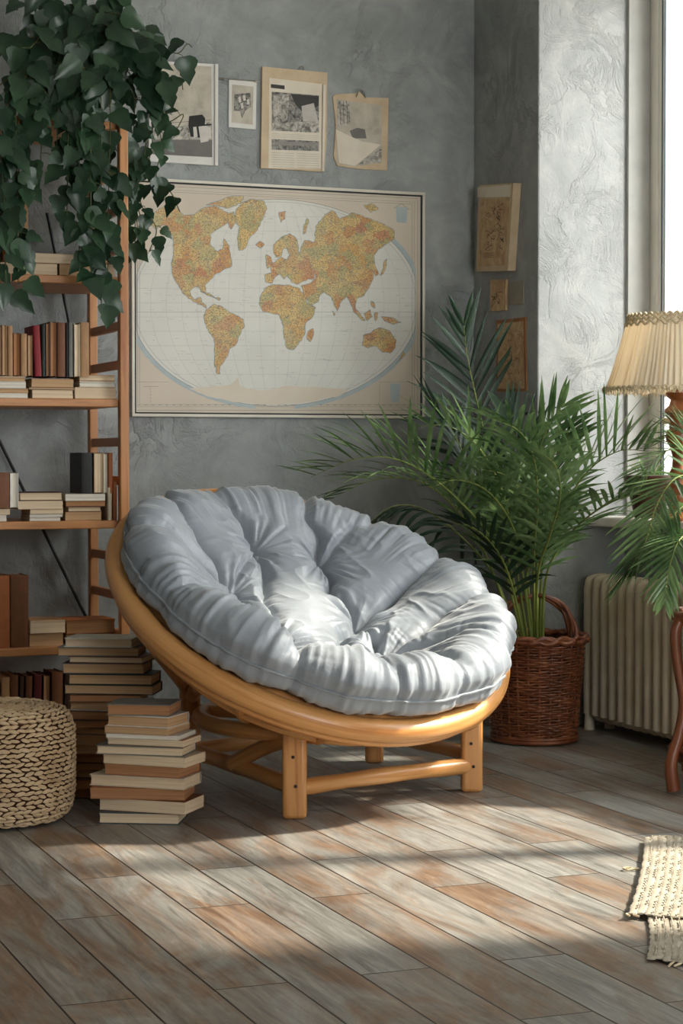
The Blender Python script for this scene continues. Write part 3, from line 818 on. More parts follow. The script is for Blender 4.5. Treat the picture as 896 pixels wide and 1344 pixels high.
    PT = rc + (R * ct)[..., None] * eu + (R * st)[..., None] * ev + Hh[..., None] * nv
    m = MB()
    verts = [tuple(p) for p in PT.reshape(-1, 3)]
    c0 = tuple(rc + nv * float(Ht[0].mean())); c1 = tuple(rc + nv * float(Hb[-1].mean()))
    verts += [c0, c1]; n = NT_
    faces = []
    for i in range(nrow - 1):
        a = i * n; b = a + n
        for k in range(n):
            k2 = (k + 1) % n
            faces.append((a + k, b + k, b + k2, a + k2))
    ic0 = nrow * n
    for k in range(n):
        faces.append((ic0, k, (k + 1) % n)); faces.append((ic0 + 1, (nrow - 1) * n + (k + 1) % n, (nrow - 1) * n + k))
    me = bpy.data.meshes.new('cushion'); me.from_pydata([tuple(Vector(v) - RC) for v in verts], [], faces)
    me.materials.append(M['cushion']); me.polygons.foreach_set('use_smooth', [True] * len(faces)); me.update()
    ob = bpy.data.objects.new('papasan_cushion', me); COL.objects.link(ob); ob.location = RC
    tag(ob, 'large round tufted grey cushion resting in the rattan papasan chair', 'cushion')
    sp = [rc + eu * (sr[k] + .002) * ct[k] + ev * (sr[k] + .002) * st[k] + nv * sh[k] for k in range(0, n, 2)]
    MB().tube([Vector(p) for p in sp], .0042, 6, closed=True).build('piping', M['piping'], ob)
    for (bu, bv) in BUT:
        a = math.atan2(bv, bu); r = math.hypot(bu, bv); k = int(round((a % (2 * PI)) / (2 * PI) * n)) % n
        i = int(np.argmin(np.abs(Rt[:, k] - r))); h = float(Ht[i, k])
        c = rp(r, a, h + .001)
        b = MB(); seg = 14; prof = [(.0001, .005), (.006, .0045), (.010, .002), (.011, -.002), (.009, -.004)]
        bb = len(b.v)
        for (pr, ph) in prof:
            for q in range(seg):
                t = 2 * PI * q / seg; b.v.append(c + EU * (pr * math.cos(t)) + EV * (pr * math.sin(t)) + NV * ph)
        for ii in range(len(prof) - 1):
            for q in range(seg):
                q2 = (q + 1) % seg; b.face((bb + ii * seg + q, bb + (ii + 1) * seg + q, bb + (ii + 1) * seg + q2, bb + ii * seg + q2))
        b.build('button', M['piping'], ob)
    return ob
cushion()

# ------------------------------------------------------------------ pouf
def blob(m, p, ax, bx, cx, la, lb, lc, segs=(6, 5)):
    """ellipsoid-like stitch, ax along its length"""
    b = len(m.v); n, s = segs
    for i in range(n + 1):
        t = -1 + 2 * i / n; r = max(0.03, (1 - abs(t) ** 2.3)) ** .5
        for k in range(s):
            a = 2 * PI * k / s
            m.v.append(p + ax * (t * la) + bx * (math.cos(a) * r * lb) + cx * (math.sin(a) * r * lc))
    for i in range(n):
        for k in range(s):
            k2 = (k + 1) % s
            m.face((b + i * s + k, b + i * s + k2, b + (i + 1) * s + k2, b + (i + 1) * s + k), [(i / n, k / s), (i / n, (k + 1) / s), ((i + 1) / n, (k + 1) / s), ((i + 1) / n, k / s)])
def pouf():
    c = cl(-1.055, 5.99, 0); R = .243; H = .345
    rnd = random.Random(3)
    root = empty('woven_pouf', c, 'round woven water hyacinth pouf cut by the left picture edge', 'pouf')
    prof = [(0.0001, .004), (.17, .004), (.215, .02), (.235, .06), (.236, .2), (.232, .30), (.215, .335), (.17, .348), (.0001, .35)]
    core = MB().lathe([(r * .985 if r > .01 else r, z) for r, z in prof], 48, c); core.build('core', M['hy_core'], root)
    m = MB()
    # path along the profile outward from the top centre down the side
    P = pcurve([(.012, H + .004), (.10, H + .006), (.18, H), (.218, H - .016), (.238, H - .05), (.243, H - .10), (.243, .12), (.238, .06), (.22, .024), (.19, .008)], 400)
    d = np.concatenate([[0], np.cumsum(np.hypot(*np.diff(P, axis=0).T))]); rowh = .0142; nrows = int(d[-1] / rowh)
    for i in range(nrows):
        s = (i + .5) * rowh; r = float(np.interp(s, d, P[:, 0])); z = float(np.interp(s, d, P[:, 1]))
        r2 = float(np.interp(s + .002, d, P[:, 0])); z2 = float(np.interp(s + .002, d, P[:, 1]))
        tr, tz = r2 - r, z2 - z; l = math.hypot(tr, tz); tr /= l; tz /= l
        cnt = max(5, int(2 * PI * r / .029)); ph = (i % 2) * .5
        for k in range(cnt):
            a = 2 * PI * (k + ph + rnd.uniform(-.12, .12)) / cnt
            er = Vector((math.cos(a), math.sin(a), 0)); et = Vector((-math.sin(a), math.cos(a), 0)); ez = Vector((0, 0, 1))
            prof_t = er * tr + ez * tz; nrm = er * (-tz) + ez * tr
            if nrm.dot(er * r + ez * (z - .17)) < 0: nrm = -nrm
            tilt = rnd.uniform(.10, .34) * (1 if i % 2 else -1)
            ax = (et * math.cos(tilt) + prof_t * math.sin(tilt)).normalized(); bx = nrm.cross(ax)
            p = c + er * r + ez * z + nrm * rnd.uniform(-.003, .002)
            blob(m, p, ax, bx, nrm, .0172 * rnd.uniform(.85, 1.1), .0060 * rnd.uniform(.8, 1.15), .0058)
    m.build('weave', M['hyacinth'], root)
    return root
pouf()

# ------------------------------------------------------------------ basket
BC = cl(.748, 7.66, 0)
def basket():
    c = BC; H = .405; r0, r1 = .158, .192
    root = empty('wicker_basket', c, 'tall brown wicker basket with arched handles standing in the corner', 'basket')
    MB().lathe([(.0001, .008), (r0 - .008, .008), (r0 - .006, .02), (r1 - .010, H - .01), (r1 - .016, H - .01), (r0 - .014, .03), (.0001, .03)], 40, c).build('lining', M['wil_core'], root)
    m = MB(); rows = 40; st = 26; rnd = random.Random(5)
    for i in range(rows):
        z = .02 + (H - .035) * i / (rows - 1); r = r0 + (r1 - r0) * (z / H); pts = []
        n = st * 4; ph = i % 2; wob = [rnd.uniform(-.0012, .0012) for _ in range(13)]
        for k in range(n):
            a = 2 * PI * k / n
            rr = r + .0045 * math.cos(st / 2 * a * 1.0 + PI * ph) ; zz = z + wob[k % 13] + .002 * math.sin(5 * a + i)
            pts.append(c + Vector((rr * math.cos(a), rr * math.sin(a), zz)))
        m.tube(pts, .0047 * rnd.uniform(.85, 1.12), 6, closed=True)
    m.build('weave', M['willow'], root)
    s = MB()
    for k in range(st):
        a = 2 * PI * k / st
        s.tube([c + Vector(((r0 - .001) * math.cos(a), (r0 - .001) * math.sin(a), .01)), c + Vector(((r1 - .001) * math.cos(a), (r1 - .001) * math.sin(a), H))], .0045, 6)
    s.build('stake', M['willow'], root)
    rm = MB()
    for (q, zz, rr) in ((0, H + .004, r1 + .004), (2.1, H - .008, r1 + .009), (4.2, H + .002, r1 - .008)):
        pts = []
        for k in range(120):
            a = 2 * PI * k / 120
            pts.append(c + Vector(((rr + .005 * math.cos(16 * a + q)) * math.cos(a), (rr + .005 * math.cos(16 * a + q)) * math.sin(a), zz + .005 * math.sin(16 * a + q))))
        rm.tube(pts, .0095, 8, closed=True)
    rm.build('rim', M['willow'], root)
    fo = MB()
    for zz in (.012, .024): fo.tube([c + Vector(((r0 + .006) * math.cos(2 * PI * k / 60), (r0 + .006) * math.sin(2 * PI * k / 60), zz)) for k in range(60)], .008, 8, closed=True)
    fo.build('foot_ring', M['willow'], root)
    # two arched handles, side by side in front of each other
    for (off, hh, tw) in ((-.085, .165, 0), (.085, .15, 0)):
        h = MB()
        for s_ in (-1, 1):
            pts = []
            for k in range(33):
                t = PI * k / 32; x = -.150 * math.cos(t); z = H - .03 + (hh + .03) * math.sin(t) ** .8
                y = off + .007 * s_ * math.cos(t * 5) ; x2 = x + .006 * s_ * math.sin(t * 5)
                pts.append(c + cl(x2 + .0, y, 0) + Vector((0, 0, z)))
            h.tube(pts, .0085, 8)
        for sx in (-1, 1):
            h.tube([c + cl(sx * .150, off, 0) + Vector((0, 0, H - .02)), c + cl(sx * .137, off * .9, 0) + Vector((0, 0, .2)), c + cl(sx * .125, off * .8, 0) + Vector((0, 0, .03))], .009, 8)
        h.build('handle', M['willow'], root)
    return root
basket()

# ------------------------------------------------------------------ palms
def frond(pts, npair, ll, wd, mat, parent, seed, start=.28, lift=.35, ang=(65, 22), droop=.35, stemr=.006, sidehint=None, origin=None):
    rnd = random.Random(seed)
    path = spline(pts, 14); n = len(path)
    m = MB()
    m.tube(path, [stemr * (1 - .85 * i / (n - 1)) for i in range(n)], 6, m=1)
    cum = [0]
    for i in range(1, n): cum.append(cum[-1] + (path[i] - path[i - 1]).length)
    tot = cum[-1]
    def at(s):
        s = min(max(s, 0), 1) * tot
        for i in range(1, n):
            if cum[i] >= s:
                f = (s - cum[i - 1]) / max(cum[i] - cum[i - 1], 1e-6); return path[i - 1].lerp(path[i], f), (path[i] - path[i - 1]).normalized()
        return path[-1].copy(), (path[-1] - path[-2]).normalized()
    for j in range(npair):
        s = start + (1 - start) * (j + .5) / npair
        p, t = at(s)
        upv = Vector((0, 0, 1)); side = t.cross(upv)
        if side.length < .25: side = sidehint or rt
        if sidehint is not None: side = (side.normalized() * .35 + Vector(sidehint) * .65)
        side = (side - t * side.dot(t)).normalized(); nrm = side.cross(t).normalized()
        if nrm.z < 0: nrm = -nrm
        u = (s - start) / (1 - start)
        an = math.radians(ang[0] + (ang[1] - ang[0]) * u)
        ln = ll * (math.sin(PI * (u * .70 + .2)) ** .7) * (1 - .2 * u)
        for sg in (-1, 1):
            a2 = an * rnd.uniform(.85, 1.12); L = ln * rnd.uniform(.82, 1.1)
            d0 = (t * math.cos(a2) + side * (sg * math.sin(a2)) + nrm * (lift * rnd.uniform(.6, 1.3))).normalized()
            w = wd * rnd.uniform(.8, 1.15); S = 7; b = len(m.v); q = p.copy(); d = d0.copy()
            dr = droop * rnd.uniform(.5, 1.5)
            wv = d0.cross(nrm).normalized()
            for k in range(S + 1):
                f = k / S; ww = w * (math.sin(PI * min(1, f * .9 + .12)) ** .8) * .5 if k < S else .0004
                fold = nrm * (-ww * .45)
                m.v.append(q + wv * ww); m.v.append(q + fold); m.v.append(q - wv * ww)
                d = (d + Vector((0, 0, -dr * L * (.35 + f)))).normalized(); q = q + d * (L / S)
            for k in range(S):
                for e in (0, 1):
                    m.face((b + k * 3 + e, b + k * 3 + e + 1, b + k * 3 + 4 + e, b + k * 3 + 3 + e), None, 0)
    for i, v in enumerate(m.v):
        if v.y > W - .03: v.y = W - .03
        if v.x > XP - .05 and v.y > YP - .012:
            if v.x - XP < v.y - YP: v.x = XP - .05
            else: v.y = YP - .012
    return m.build('frond', [mat, M['palmstem']], parent, smooth=True, sharp=False, origin=origin)
def DP(x, y, dep): return atD(x, y, dep)
def palm_one():
    base = BC + Vector((0, 0, .03))
    root = empty('palm_plant', base, 'tall feathery green palm growing out of the brown wicker basket', 'plant')
    MB().lathe([(.0001, .0), (.10, .0), (.125, .26), (.135, .27), (.135, .29), (.12, .29), (.11, .25), (.0001, .25)], 32, base).build('pot', M['terracotta'], root)
    MB().lathe([(.0001, .262), (.112, .258)], 32, base).build('soil', M['soil'], root)
    b0 = base + Vector((0, 0, .25))
    def B(dx, dy): return b0 + cl(dx, dy, 0)
    F = [  # points px/depth, pairs, leaflet len, mat, lift, ang
        ([B(-.02, 0), DP(655, 730, 7.5), DP(600, 655, 7.3), DP(530, 606, 7.15), DP(468, 602, 7.1), DP(408, 626, 7.1)], 34, .27, 'palm', .8, (62, 18), .3),
        ([B(-.03, .01), DP(640, 735, 7.6), DP(600, 670, 7.5), DP(550, 632, 7.45), DP(490, 630, 7.4), DP(432, 656, 7.4)], 26, .22, 'palm', .4, (55, 18), .5),
        ([B(-.01, .05), DP(660, 700, 7.8), DP(642, 600, 7.95), DP(624, 520, 8.0), DP(612, 462, 7.98), DP(608, 420, 7.92)], 24, .29, 'palm_shaded', .05, (74, 16), .15),
        ([B(0, -.02), DP(700, 740, 7.4), DP(705, 660, 7.2), DP(700, 600, 7.0), DP(680, 565, 6.85), DP(640, 548, 6.75)], 26, .24, 'palm', .35, (62, 22), .6),
        ([B(.02, 0), DP(712, 740, 7.55), DP(738, 670, 7.5), DP(772, 618, 7.4), DP(812, 592, 7.3), DP(850, 592, 7.2)], 28, .29, 'palm', .9, (66, 22), .12),
        ([B(.03, 0), DP(716, 760, 7.5), DP(745, 705, 7.4), DP(785, 668, 7.2), DP(826, 650, 7.0), DP(862, 652, 6.9)], 24, .2, 'palm', .3, (55, 20), .4),
        ([B(0, .02), DP(690, 720, 7.65), DP(695, 640, 7.6), DP(715, 570, 7.55), DP(740, 530, 7.45)], 24, .26, 'palm', .3, (55, 20), .25),
        ([B(-.02, .04), DP(650, 760, 7.75), DP(600, 700, 7.85), DP(555, 668, 7.85), DP(515, 665, 7.8), DP(480, 690, 7.75)], 22, .24, 'palm_shaded', -.2, (70, 25), .9),
        ([B(-.01, 0), DP(675, 730, 7.5), DP(660, 650, 7.35), DP(630, 590, 7.25), DP(590, 560, 7.2), DP(545, 560, 7.15)], 26, .24, 'palm', .6, (60, 20), .3),
        ([B(.0, -.01), DP(685, 750, 7.45), DP(672, 690, 7.3), DP(640, 645, 7.15), DP(600, 630, 7.0), DP(565, 640, 6.95)], 22, .19, 'palm', .4, (58, 20), .5),
        ([B(.01, -.02), DP(705, 760, 7.4), DP(722, 700, 7.2), DP(735, 650, 7.05), DP(728, 610, 6.95), DP(700, 590, 6.85)], 22, .19, 'palm', .3, (58, 20), .6),
        ([B(-.01, .03), DP(668, 740, 7.7), DP(640, 660, 7.75), DP(610, 600, 7.8), DP(590, 560, 7.85), DP(560, 520, 7.85)], 22, .24, 'palm_shaded', .2, (55, 18), .2),
        ([B(.01, .03), DP(690, 740, 7.7), DP(692, 660, 7.72), DP(680, 590, 7.7), DP(664, 540, 7.68)], 22, .26, 'palm_shaded', .2, (50, 18), .2),
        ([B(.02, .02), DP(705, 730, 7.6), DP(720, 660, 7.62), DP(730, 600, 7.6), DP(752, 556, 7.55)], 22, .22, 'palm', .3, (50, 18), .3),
        ([B(-.02, -.02), DP(672, 770, 7.45), DP(650, 720, 7.35), DP(615, 690, 7.25), DP(575, 690, 7.2)], 20, .17, 'palm_shaded', .3, (58, 20), .5),
        ([B(.0, .0), DP(690, 770, 7.5), DP(700, 715, 7.4), DP(690, 660, 7.3), DP(665, 625, 7.2), DP(625, 615, 7.1)], 24, .2, 'palm', .3, (58, 20), .5),
    ]
    for i, (pts, np_, ll, mt, lift, an, dr) in enumerate(F):
        sh = rt if i in (2, 6, 12, 13) else None
        frond(pts, max(14, int(np_ * .74)), ll * 1.36, .0175 if mt == 'palm' else .021, M[mt], root, 100 + i, .38 if i not in (2,) else .45, lift, an, dr, .006, sh, base)
palm_one()

STC = cl(1.305, 6.52, 0)
def plant_stand():
    c = STC; zt = .60
    root = empty('rattan_plant_stand', c, 'red-brown cane plant stand with curved legs at the right picture edge', 'plant stand')
    MB().tube([c + Vector((.215 * math.cos(2 * PI * k / 60), .215 * math.sin(2 * PI * k / 60), zt - .02)) for k in range(60)], .017, 10, closed=True).build('top_ring', M['cane_dark'], root)
    MB().lathe([(.0001, zt - .035), (.205, zt - .035), (.205, zt - .018), (.0001, zt - .018)], 40, c).build('top', M['cane_dark'], root)
    for k in range(4):
        a = PI + .35 - YAW + k * PI / 2
        e = Vector((math.cos(a), math.sin(a), 0))
        pts = spline([c + e * .205 + Vector((0, 0, zt - .02)), c + e * .232 + Vector((0, 0, zt - .07)), c + e * .222 + Vector((0, 0, .42)), c + e * .20 + Vector((0, 0, .30)), c + e * .215 + Vector((0, 0, .20)), c + e * .245 + Vector((0, 0, .10)), c + e * .235 + Vector((0, 0, .012))], 6)
        MB().tube(pts, [.017 + .006 * max(0, (i - 20) / 16) for i in range(len(pts))], 10).build('leg', M['cane_dark'], root)
    m = MB()
    for i in range(7):
        m.tube([c + Vector(((.17 + .008 * i + .004 * math.cos(14 * 2 * PI * k / 84 + PI * (i % 2))) * math.cos(2 * PI * k / 84), (.17 + .008 * i + .004 * math.cos(14 * 2 * PI * k / 84 + PI * (i % 2))) * math.sin(2 * PI * k / 84), .075 + .011 * i)) for k in range(84)], .0065, 6, closed=True)
    m.lathe([(.0001, .062), (.18, .062), (.18, .072), (.0001, .072)], 32, c)
    m.build('lower_tray', M['willow'], root)
plant_stand()
def palm_two():
    base = STC + Vector((0, 0, .583))
    root = empty('palm_plant', base, 'smaller bright green palm spilling over the radiator from the cane stand', 'plant')
    MB().lathe([(.0001, 0), (.105, 0), (.14, .17), (.15, .175), (.15, .195), (.135, .195), (.125, .16), (.0001, .16)], 32, base).build('pot', M['darkpot'], root)
    MB().lathe([(.0001, .172), (.128, .168)], 32, base).build('soil', M['soil'], root)
    b0 = base + Vector((0, 0, .16))
    def B(dx, dy): return b0 + cl(dx, dy, 0)
    F = [([B(-.02, 0), DP(935, 690, 6.5), DP(912, 632, 6.45), DP(886, 628, 6.4), DP(862, 662, 6.35), DP(845, 715, 6.3), DP(812, 768, 6.3)], 30, .20, .1, (72, 20), .25),
         ([B(-.03, 0), DP(930, 660, 6.6), DP(905, 600, 6.65), DP(880, 590, 6.65), DP(855, 608, 6.6), DP(832, 640, 6.55)], 24, .17, .2, (65, 20), .3),
         ([B(-.01, .03), DP(945, 650, 6.6), DP(925, 590, 6.7), DP(890, 565, 6.75), DP(866, 580, 6.8)], 22, .16, .4, (60, 20), .3),
         ([B(-.02, -.02), DP(935, 730, 6.4), DP(915, 700, 6.3), DP(892, 708, 6.2), DP(878, 745, 6.15), DP(872, 790, 6.15)], 22, .15, .1, (68, 22), .4),
         ([B(-.02, -.01), DP(930, 700, 6.45), DP(905, 665, 6.4), DP(880, 680, 6.35), DP(862, 720, 6.3), DP(838, 748, 6.3)], 22, .17, .1, (68, 20), .4),
         ([B(0, .04), DP(960, 620, 6.6), DP(965, 540, 6.7), DP(990, 500, 6.75)], 22, .2, .3, (60, 20), .3),
         ([B(.03, 0), DP(990, 660, 6.5), DP(1020, 600, 6.5), DP(1070, 580, 6.5)], 22, .2, .3, (60, 20), .4)]
    for i, (pts, n_, ll, lift, an, dr) in enumerate(F):
        frond(pts, n_, ll * 1.2, .0135, M['palm'], root, 300 + i, .36, lift, an, dr, .005, None, base)
palm_two()

# ------------------------------------------------------------------ climbing vine on the shelf top
def ivy():
    zt = ZA + .001; c = Vector((xat(78, 130, YF + .2), YF + .2, zt))
    root = empty('hanging_vine_plant', c, 'large trailing green vine in a pot on top of the bookshelf', 'plant')
    MB().lathe([(.0001, 0), (.075, 0), (.10, .15), (.108, .155), (.108, .175), (.095, .175), (.088, .14), (.0001, .14)], 28, c).build('pot', M['darkpot'], root)
    MB().lathe([(.0001, .152), (.09, .148)], 28, c).build('soil', M['soil'], root)
    rnd = random.Random(21); L = MB(); S = MB()
    out = [(0, 0), (.10, .16), (.26, .26), (.42, .36), (.50, .20), (.62, .27), (.80, .12), (1.02, 0)]
    def leaf(p, tipdir, nrm, size):
        t = tipdir.normalized(); s = t.cross(nrm).normalized(); n = s.cross(t)
        b = len(L.v); cup = rnd.uniform(.08, .28); bend = rnd.uniform(-.1, .35)
        wsc = rnd.uniform(.8, 1.15)
        prof = [(-.10, .20), (.0, .36), (.14, .44), (.30, .38), (.44, .27), (.56, .29), (.66, .22), (.84, .09), (1.0, .0)]
        for (u, w) in prof:
            cen = p + t * (u * size) - n * (bend * size * u * u)
            w *= size * wsc
            for k in (-1, -.5, 0, .5, 1):
                L.v.append(cen + s * (w * k) + n * (cup * w * (abs(k) ** 1.4)))
        for i in range(len(prof) - 1):
            for k in range(4):
                L.face((b + i * 5 + k, b + i * 5 + k + 1, b + (i + 1) * 5 + k + 1, b + (i + 1) * 5 + k))
    cam_dir = Vector((-.25, -1, .15)).normalized()
    def vine(pts, dens=.05, size=(.06, .095), seed=0, spread=.035):
        path = spline(pts, 8); tot = 0; nxt = 0
        S.tube(path, .0022, 5)
        for i in range(1, len(path)):
            seg = (path[i] - path[i - 1]).length; tot += seg
            while tot > nxt:
                nxt += dens * rnd.uniform(.7, 1.3)
                p0 = path[i]; off = Vector((rnd.uniform(-1, 1), rnd.uniform(-1, .3), rnd.uniform(-.5, .6))) * spread
                p = p0 + off
                if p.y > W - .03: p.y = W - .03
                S.tube([p0, p0.lerp(p, .6) + Vector((0, 0, .006)), p], .0014, 4)
                td = Vector((off.x * 16 + rnd.uniform(-.5, .5), rnd.uniform(-.55, .1), -rnd.uniform(.35, 1.1)))
                nn = (cam_dir + Vector((rnd.uniform(-.6, .6), rnd.uniform(-.4, .3), rnd.uniform(-.1, .8)))).normalized()
                leaf(p, td, nn, rnd.uniform(*size))
    top = c + Vector((0, 0, .16))
    def Q(x, y, Y): return hitY(x, y, Y)
    # hanging strands: (x at shelf edge, end x, end y, Y)
    H_ = [(-16, -14, 395, 7.16), (2, 8, 390, 7.12), (22, 24, 372, 7.12), (36, 34, 250, 7.15), (58, 52, 232, 7.14), (76, 74, 215, 7.16),
          (90, 88, 285, 7.15), (104, 104, 330, 7.12), (118, 120, 372, 7.12), (132, 133, 402, 7.12), (144, 141, 392, 7.13), (8, 4, 280, 7.18), (30, 20, 330, 7.2), (98, 94, 250, 7.2), (126, 122, 300, 7.2)]
    for (x0, x1, y1, Y) in H_:
        ys = 120 + rnd.uniform(-14, 14)
        vine([top, Q(max(x0, 34) * .8 + 16, ys - 22, Y + .06), Q(x0, ys + (24 if x0 < 30 else 0), Y), Q((x0 + x1) / 2, (ys + y1) / 2, Y + rnd.uniform(-.02, .02)), Q(x1, y1, Y)], .044, (.06, .112))
    # mound over the pot
    for k in range(40):
        ax = rnd.uniform(30, 205); ay = rnd.uniform(14, 140)
        if ((ax - 122) / 88) ** 2 + ((ay - 80) / 82) ** 2 > 1.05: continue
        Y = rnd.uniform(7.06, 7.40)
        mid = Q((ax + 85) / 2, (ay + 60) / 2 - 15, (Y + YF + .2) / 2)
        vine([top, mid, Q(ax, ay, Y)], .052, (.08, .13), spread=.055)
    # upward and outward shoots
    for pts in ([(100, 40), (130, 15), (160, 22)], [(80, 40), (60, 10), (30, 5), (22, 14)], [(120, 30), (150, -5), (165, 2)], [(60, 60), (20, 55), (4, 62)],
                [(90, 40), (100, 0), (90, -25)], [(70, 40), (60, -10), (40, -30)], [(130, 40), (150, -10), (140, -30)], [(150, 70), (200, 60), (232, 70), (245, 58), (252, 62)]):
        vine([top] + [Q(x, y, 7.25) for x, y in pts], .05, (.08, .12))
    # strands right of the post, against the wall and over the map
    for pts, dn in (([(150, 70), (185, 80), (208, 110), (205, 150), (212, 190), (205, 230), (212, 262)], .045), ([(160, 90), (176, 130), (174, 200), (178, 260), (180, 318), (172, 340)], .038),
                ([(160, 90), (195, 120), (200, 180), (195, 230), (222, 250), (236, 278)], .055), ([(180, 100), (215, 108), (236, 102), (240, 118)], .06), ([(180, 130), (215, 160), (240, 150), (232, 170)], .06),
                ([(170, 220), (186, 270), (205, 300), (196, 330)], .05), ([(180, 160), (190, 200), (176, 250), (190, 300)], .045)):
        vine([top] + [Q(x, y, 7.32) for x, y in pts], dn, (.05, .085), spread=.03)
    fo = L.build('foliage', M['ivy'], root, smooth=True, sharp=False)
    st = S.build('vine_stem', M['ivystem'], root)
ivy()
# little trailing plant leaf at the left edge of the fourth shelf is part of an off-frame pot
def small_plant():
    x = xat(-30, 640); c = Vector((x, YF + .30, ZD + .001))
    root = empty('small_potted_plant', c, 'small leafy pot plant peeking in at the left edge of the fourth shelf', 'plant')
    MB().lathe([(.0001, 0), (.045, 0), (.055, .10), (.05, .10), (.045, .08), (.0001, .08)], 24, c).build('pot', M['terracotta'], root)
    L = MB(); rnd = random.Random(2)
    for k in range(12):
        a = rnd.uniform(-1.0, .8); d = Vector((math.cos(a), math.sin(a) * .5 - .2, rnd.uniform(.2, 1.3))).normalized()
        p = c + Vector((0, 0, .09)) + d * rnd.uniform(.04, .10); s = d.cross(Vector((0, -1, .2))).normalized(); b = len(L.v)
        for (u, w) in ((0, .1), (.2, .32), (.45, .4), (.75, .25), (1, .01)):
            for kk in (-1, 0, 1): L.v.append(p + d * u * .05 + s * (w * .05 * kk) + Vector((0, -.005 * abs(kk), 0)))
        for i in range(4):
            for kk in range(2): L.face((b + i * 3 + kk, b + i * 3 + kk + 1, b + i * 3 + kk + 4, b + i * 3 + kk + 3))
        L.tube([c + Vector((0, 0, .08)), p], .0015, 4)
    L.build('foliage', M['ivy'], root, sharp=False)
small_plant()

# ------------------------------------------------------------------ lamp and pot on the sill
def lamp():
    c0 = hitX(890, 600, 3.925); c = Vector((c0.x, c0.y, WZ0 + .0005)); dep = 7.47
    root = empty('table_lamp', c, 'turned wooden table lamp with fringed cream pleated shade on the sill', 'lamp')
    zb = 1.348 ; zt = 1.632
    prof = [(.0001, 0), (.085, 0), (.088, .012), (.07, .025), (.05, .03), (.032, .045), (.045, .07), (.05, .10), (.034, .13), (.026, .16), (.036, .18), (.024, .20), (.022, .24), (.034, .28), (.046, .30), (.050, .32), (.046, .335), (.036, .345),
            (.034, .37), (.044, .39), (.055, .405), (.052, .42), (.036, .435), (.030, .455), (.046, .468), (.050, .482), (.030, .492), (.016, .50), (.012, .60), (.0001, .60)]
    st = MB().lathe(prof, 32, c).build('lamp_base', M['lampwood'], root)
    k = MB(); kc = c + cl(-.052, -.01, 0) + Vector((0, 0, .375))
    k.lathe([(.0001, -.013), (.010, -.011), (.016, 0), (.013, .009), (.0001, .014)], 16, kc); k.tube([c + Vector((0, 0, .375)), kc], .007, 8)
    k.build('knob', M['bulb'], root)
    rb, rtp = .278, .188; NP = 420
    rnd = random.Random(9); ph = [rnd.uniform(0, 6.28) for _ in range(6)]
    def pl(r, z, a):
        f = (z - zb) / (zt - zb); amp = (.0055 * (1 - f * .55))
        w = math.sin(84 * a + 1.2 * math.sin(9 * a + ph[0]) + .6 * f) + .5 * math.sin(131 * a + ph[1] + f * 2)
        return r + amp * w * .75, z + (.004 * math.sin(23 * a + ph[2]) if f < .05 else 0)
    outp = []
    for i in range(11):
        f = i / 10; r = rb + (rtp - rb) * (f ** .82); outp.append((r, zb + (zt - zb) * f))
    inn = [(r - .006, z) for r, z in reversed(outp)]
    sh = MB().lathe(outp + inn, NP, (c.x, c.y, 0), fn=pl).build('lamp_shade', M['shade'], root, sharp=False)
    t = MB()
    for (r, z, n_, a_) in ((rtp + .003, zt - .002, 46, .005), (rtp + .006, zt - .018, 46, .005), (rtp + .010, zt - .033, 30, .007)):
        t.tube([Vector((c.x + (r) * math.cos(2 * PI * q / 360), c.y + r * math.sin(2 * PI * q / 360), z + a_ * math.sin(n_ * 2 * PI * q / 360))) for q in range(360)], .0055, 6, closed=True)
    t.build('top_braid', M['fringe'], sh)
    fr = MB()
    for q in range(300):
        a = 2 * PI * q / 300 + rnd.uniform(-.005, .005); r = rb + rnd.uniform(-.002, .006); l = rnd.uniform(.012, .026)
        p = Vector((c.x + r * math.cos(a), c.y + r * math.sin(a), zb + .012)); e = Vector((math.cos(a), math.sin(a), 0)); et = Vector((-math.sin(a), math.cos(a), 0))
        fr.tube([p, p + Vector((0, 0, -l * .5)) + e * .003 + et * rnd.uniform(-.003, .003), p + Vector((0, 0, -l)) + et * rnd.uniform(-.005, .005)], [.0028, .0032, .0016], 5)
    fr.tube([Vector((c.x + (rb + .002) * math.cos(2 * PI * q / 300), c.y + (rb + .002) * math.sin(2 * PI * q / 300), zb + .01 + .004 * math.sin(60 * 2 * PI * q / 300))) for q in range(300)], .005, 6, closed=True)
    fr.build('fringe', M['fringe'], sh)
    hp = MB()
    for kk in range(3):
        a = kk * 2 * PI / 3; hp.tube([Vector((c.x, c.y, zt - .03)), Vector((c.x + (rtp - .006) * math.cos(a), c.y + (rtp - .006) * math.sin(a), zt - .015))], .002, 5)
    hp.tube([Vector((c.x, c.y, c.z + .59)), Vector((c.x, c.y, zt - .025))], .005, 6)
    hp.build('shade_carrier', M['clip'], root)
    MB().lathe([(.0001, 1.46), (.014, 1.462), (.02, 1.49), (.03, 1.53), (.02, 1.56), (.0001, 1.566)], 20, (c.x + .035, c.y, 0)).build('bulb', M['bulb'], root)
lamp()
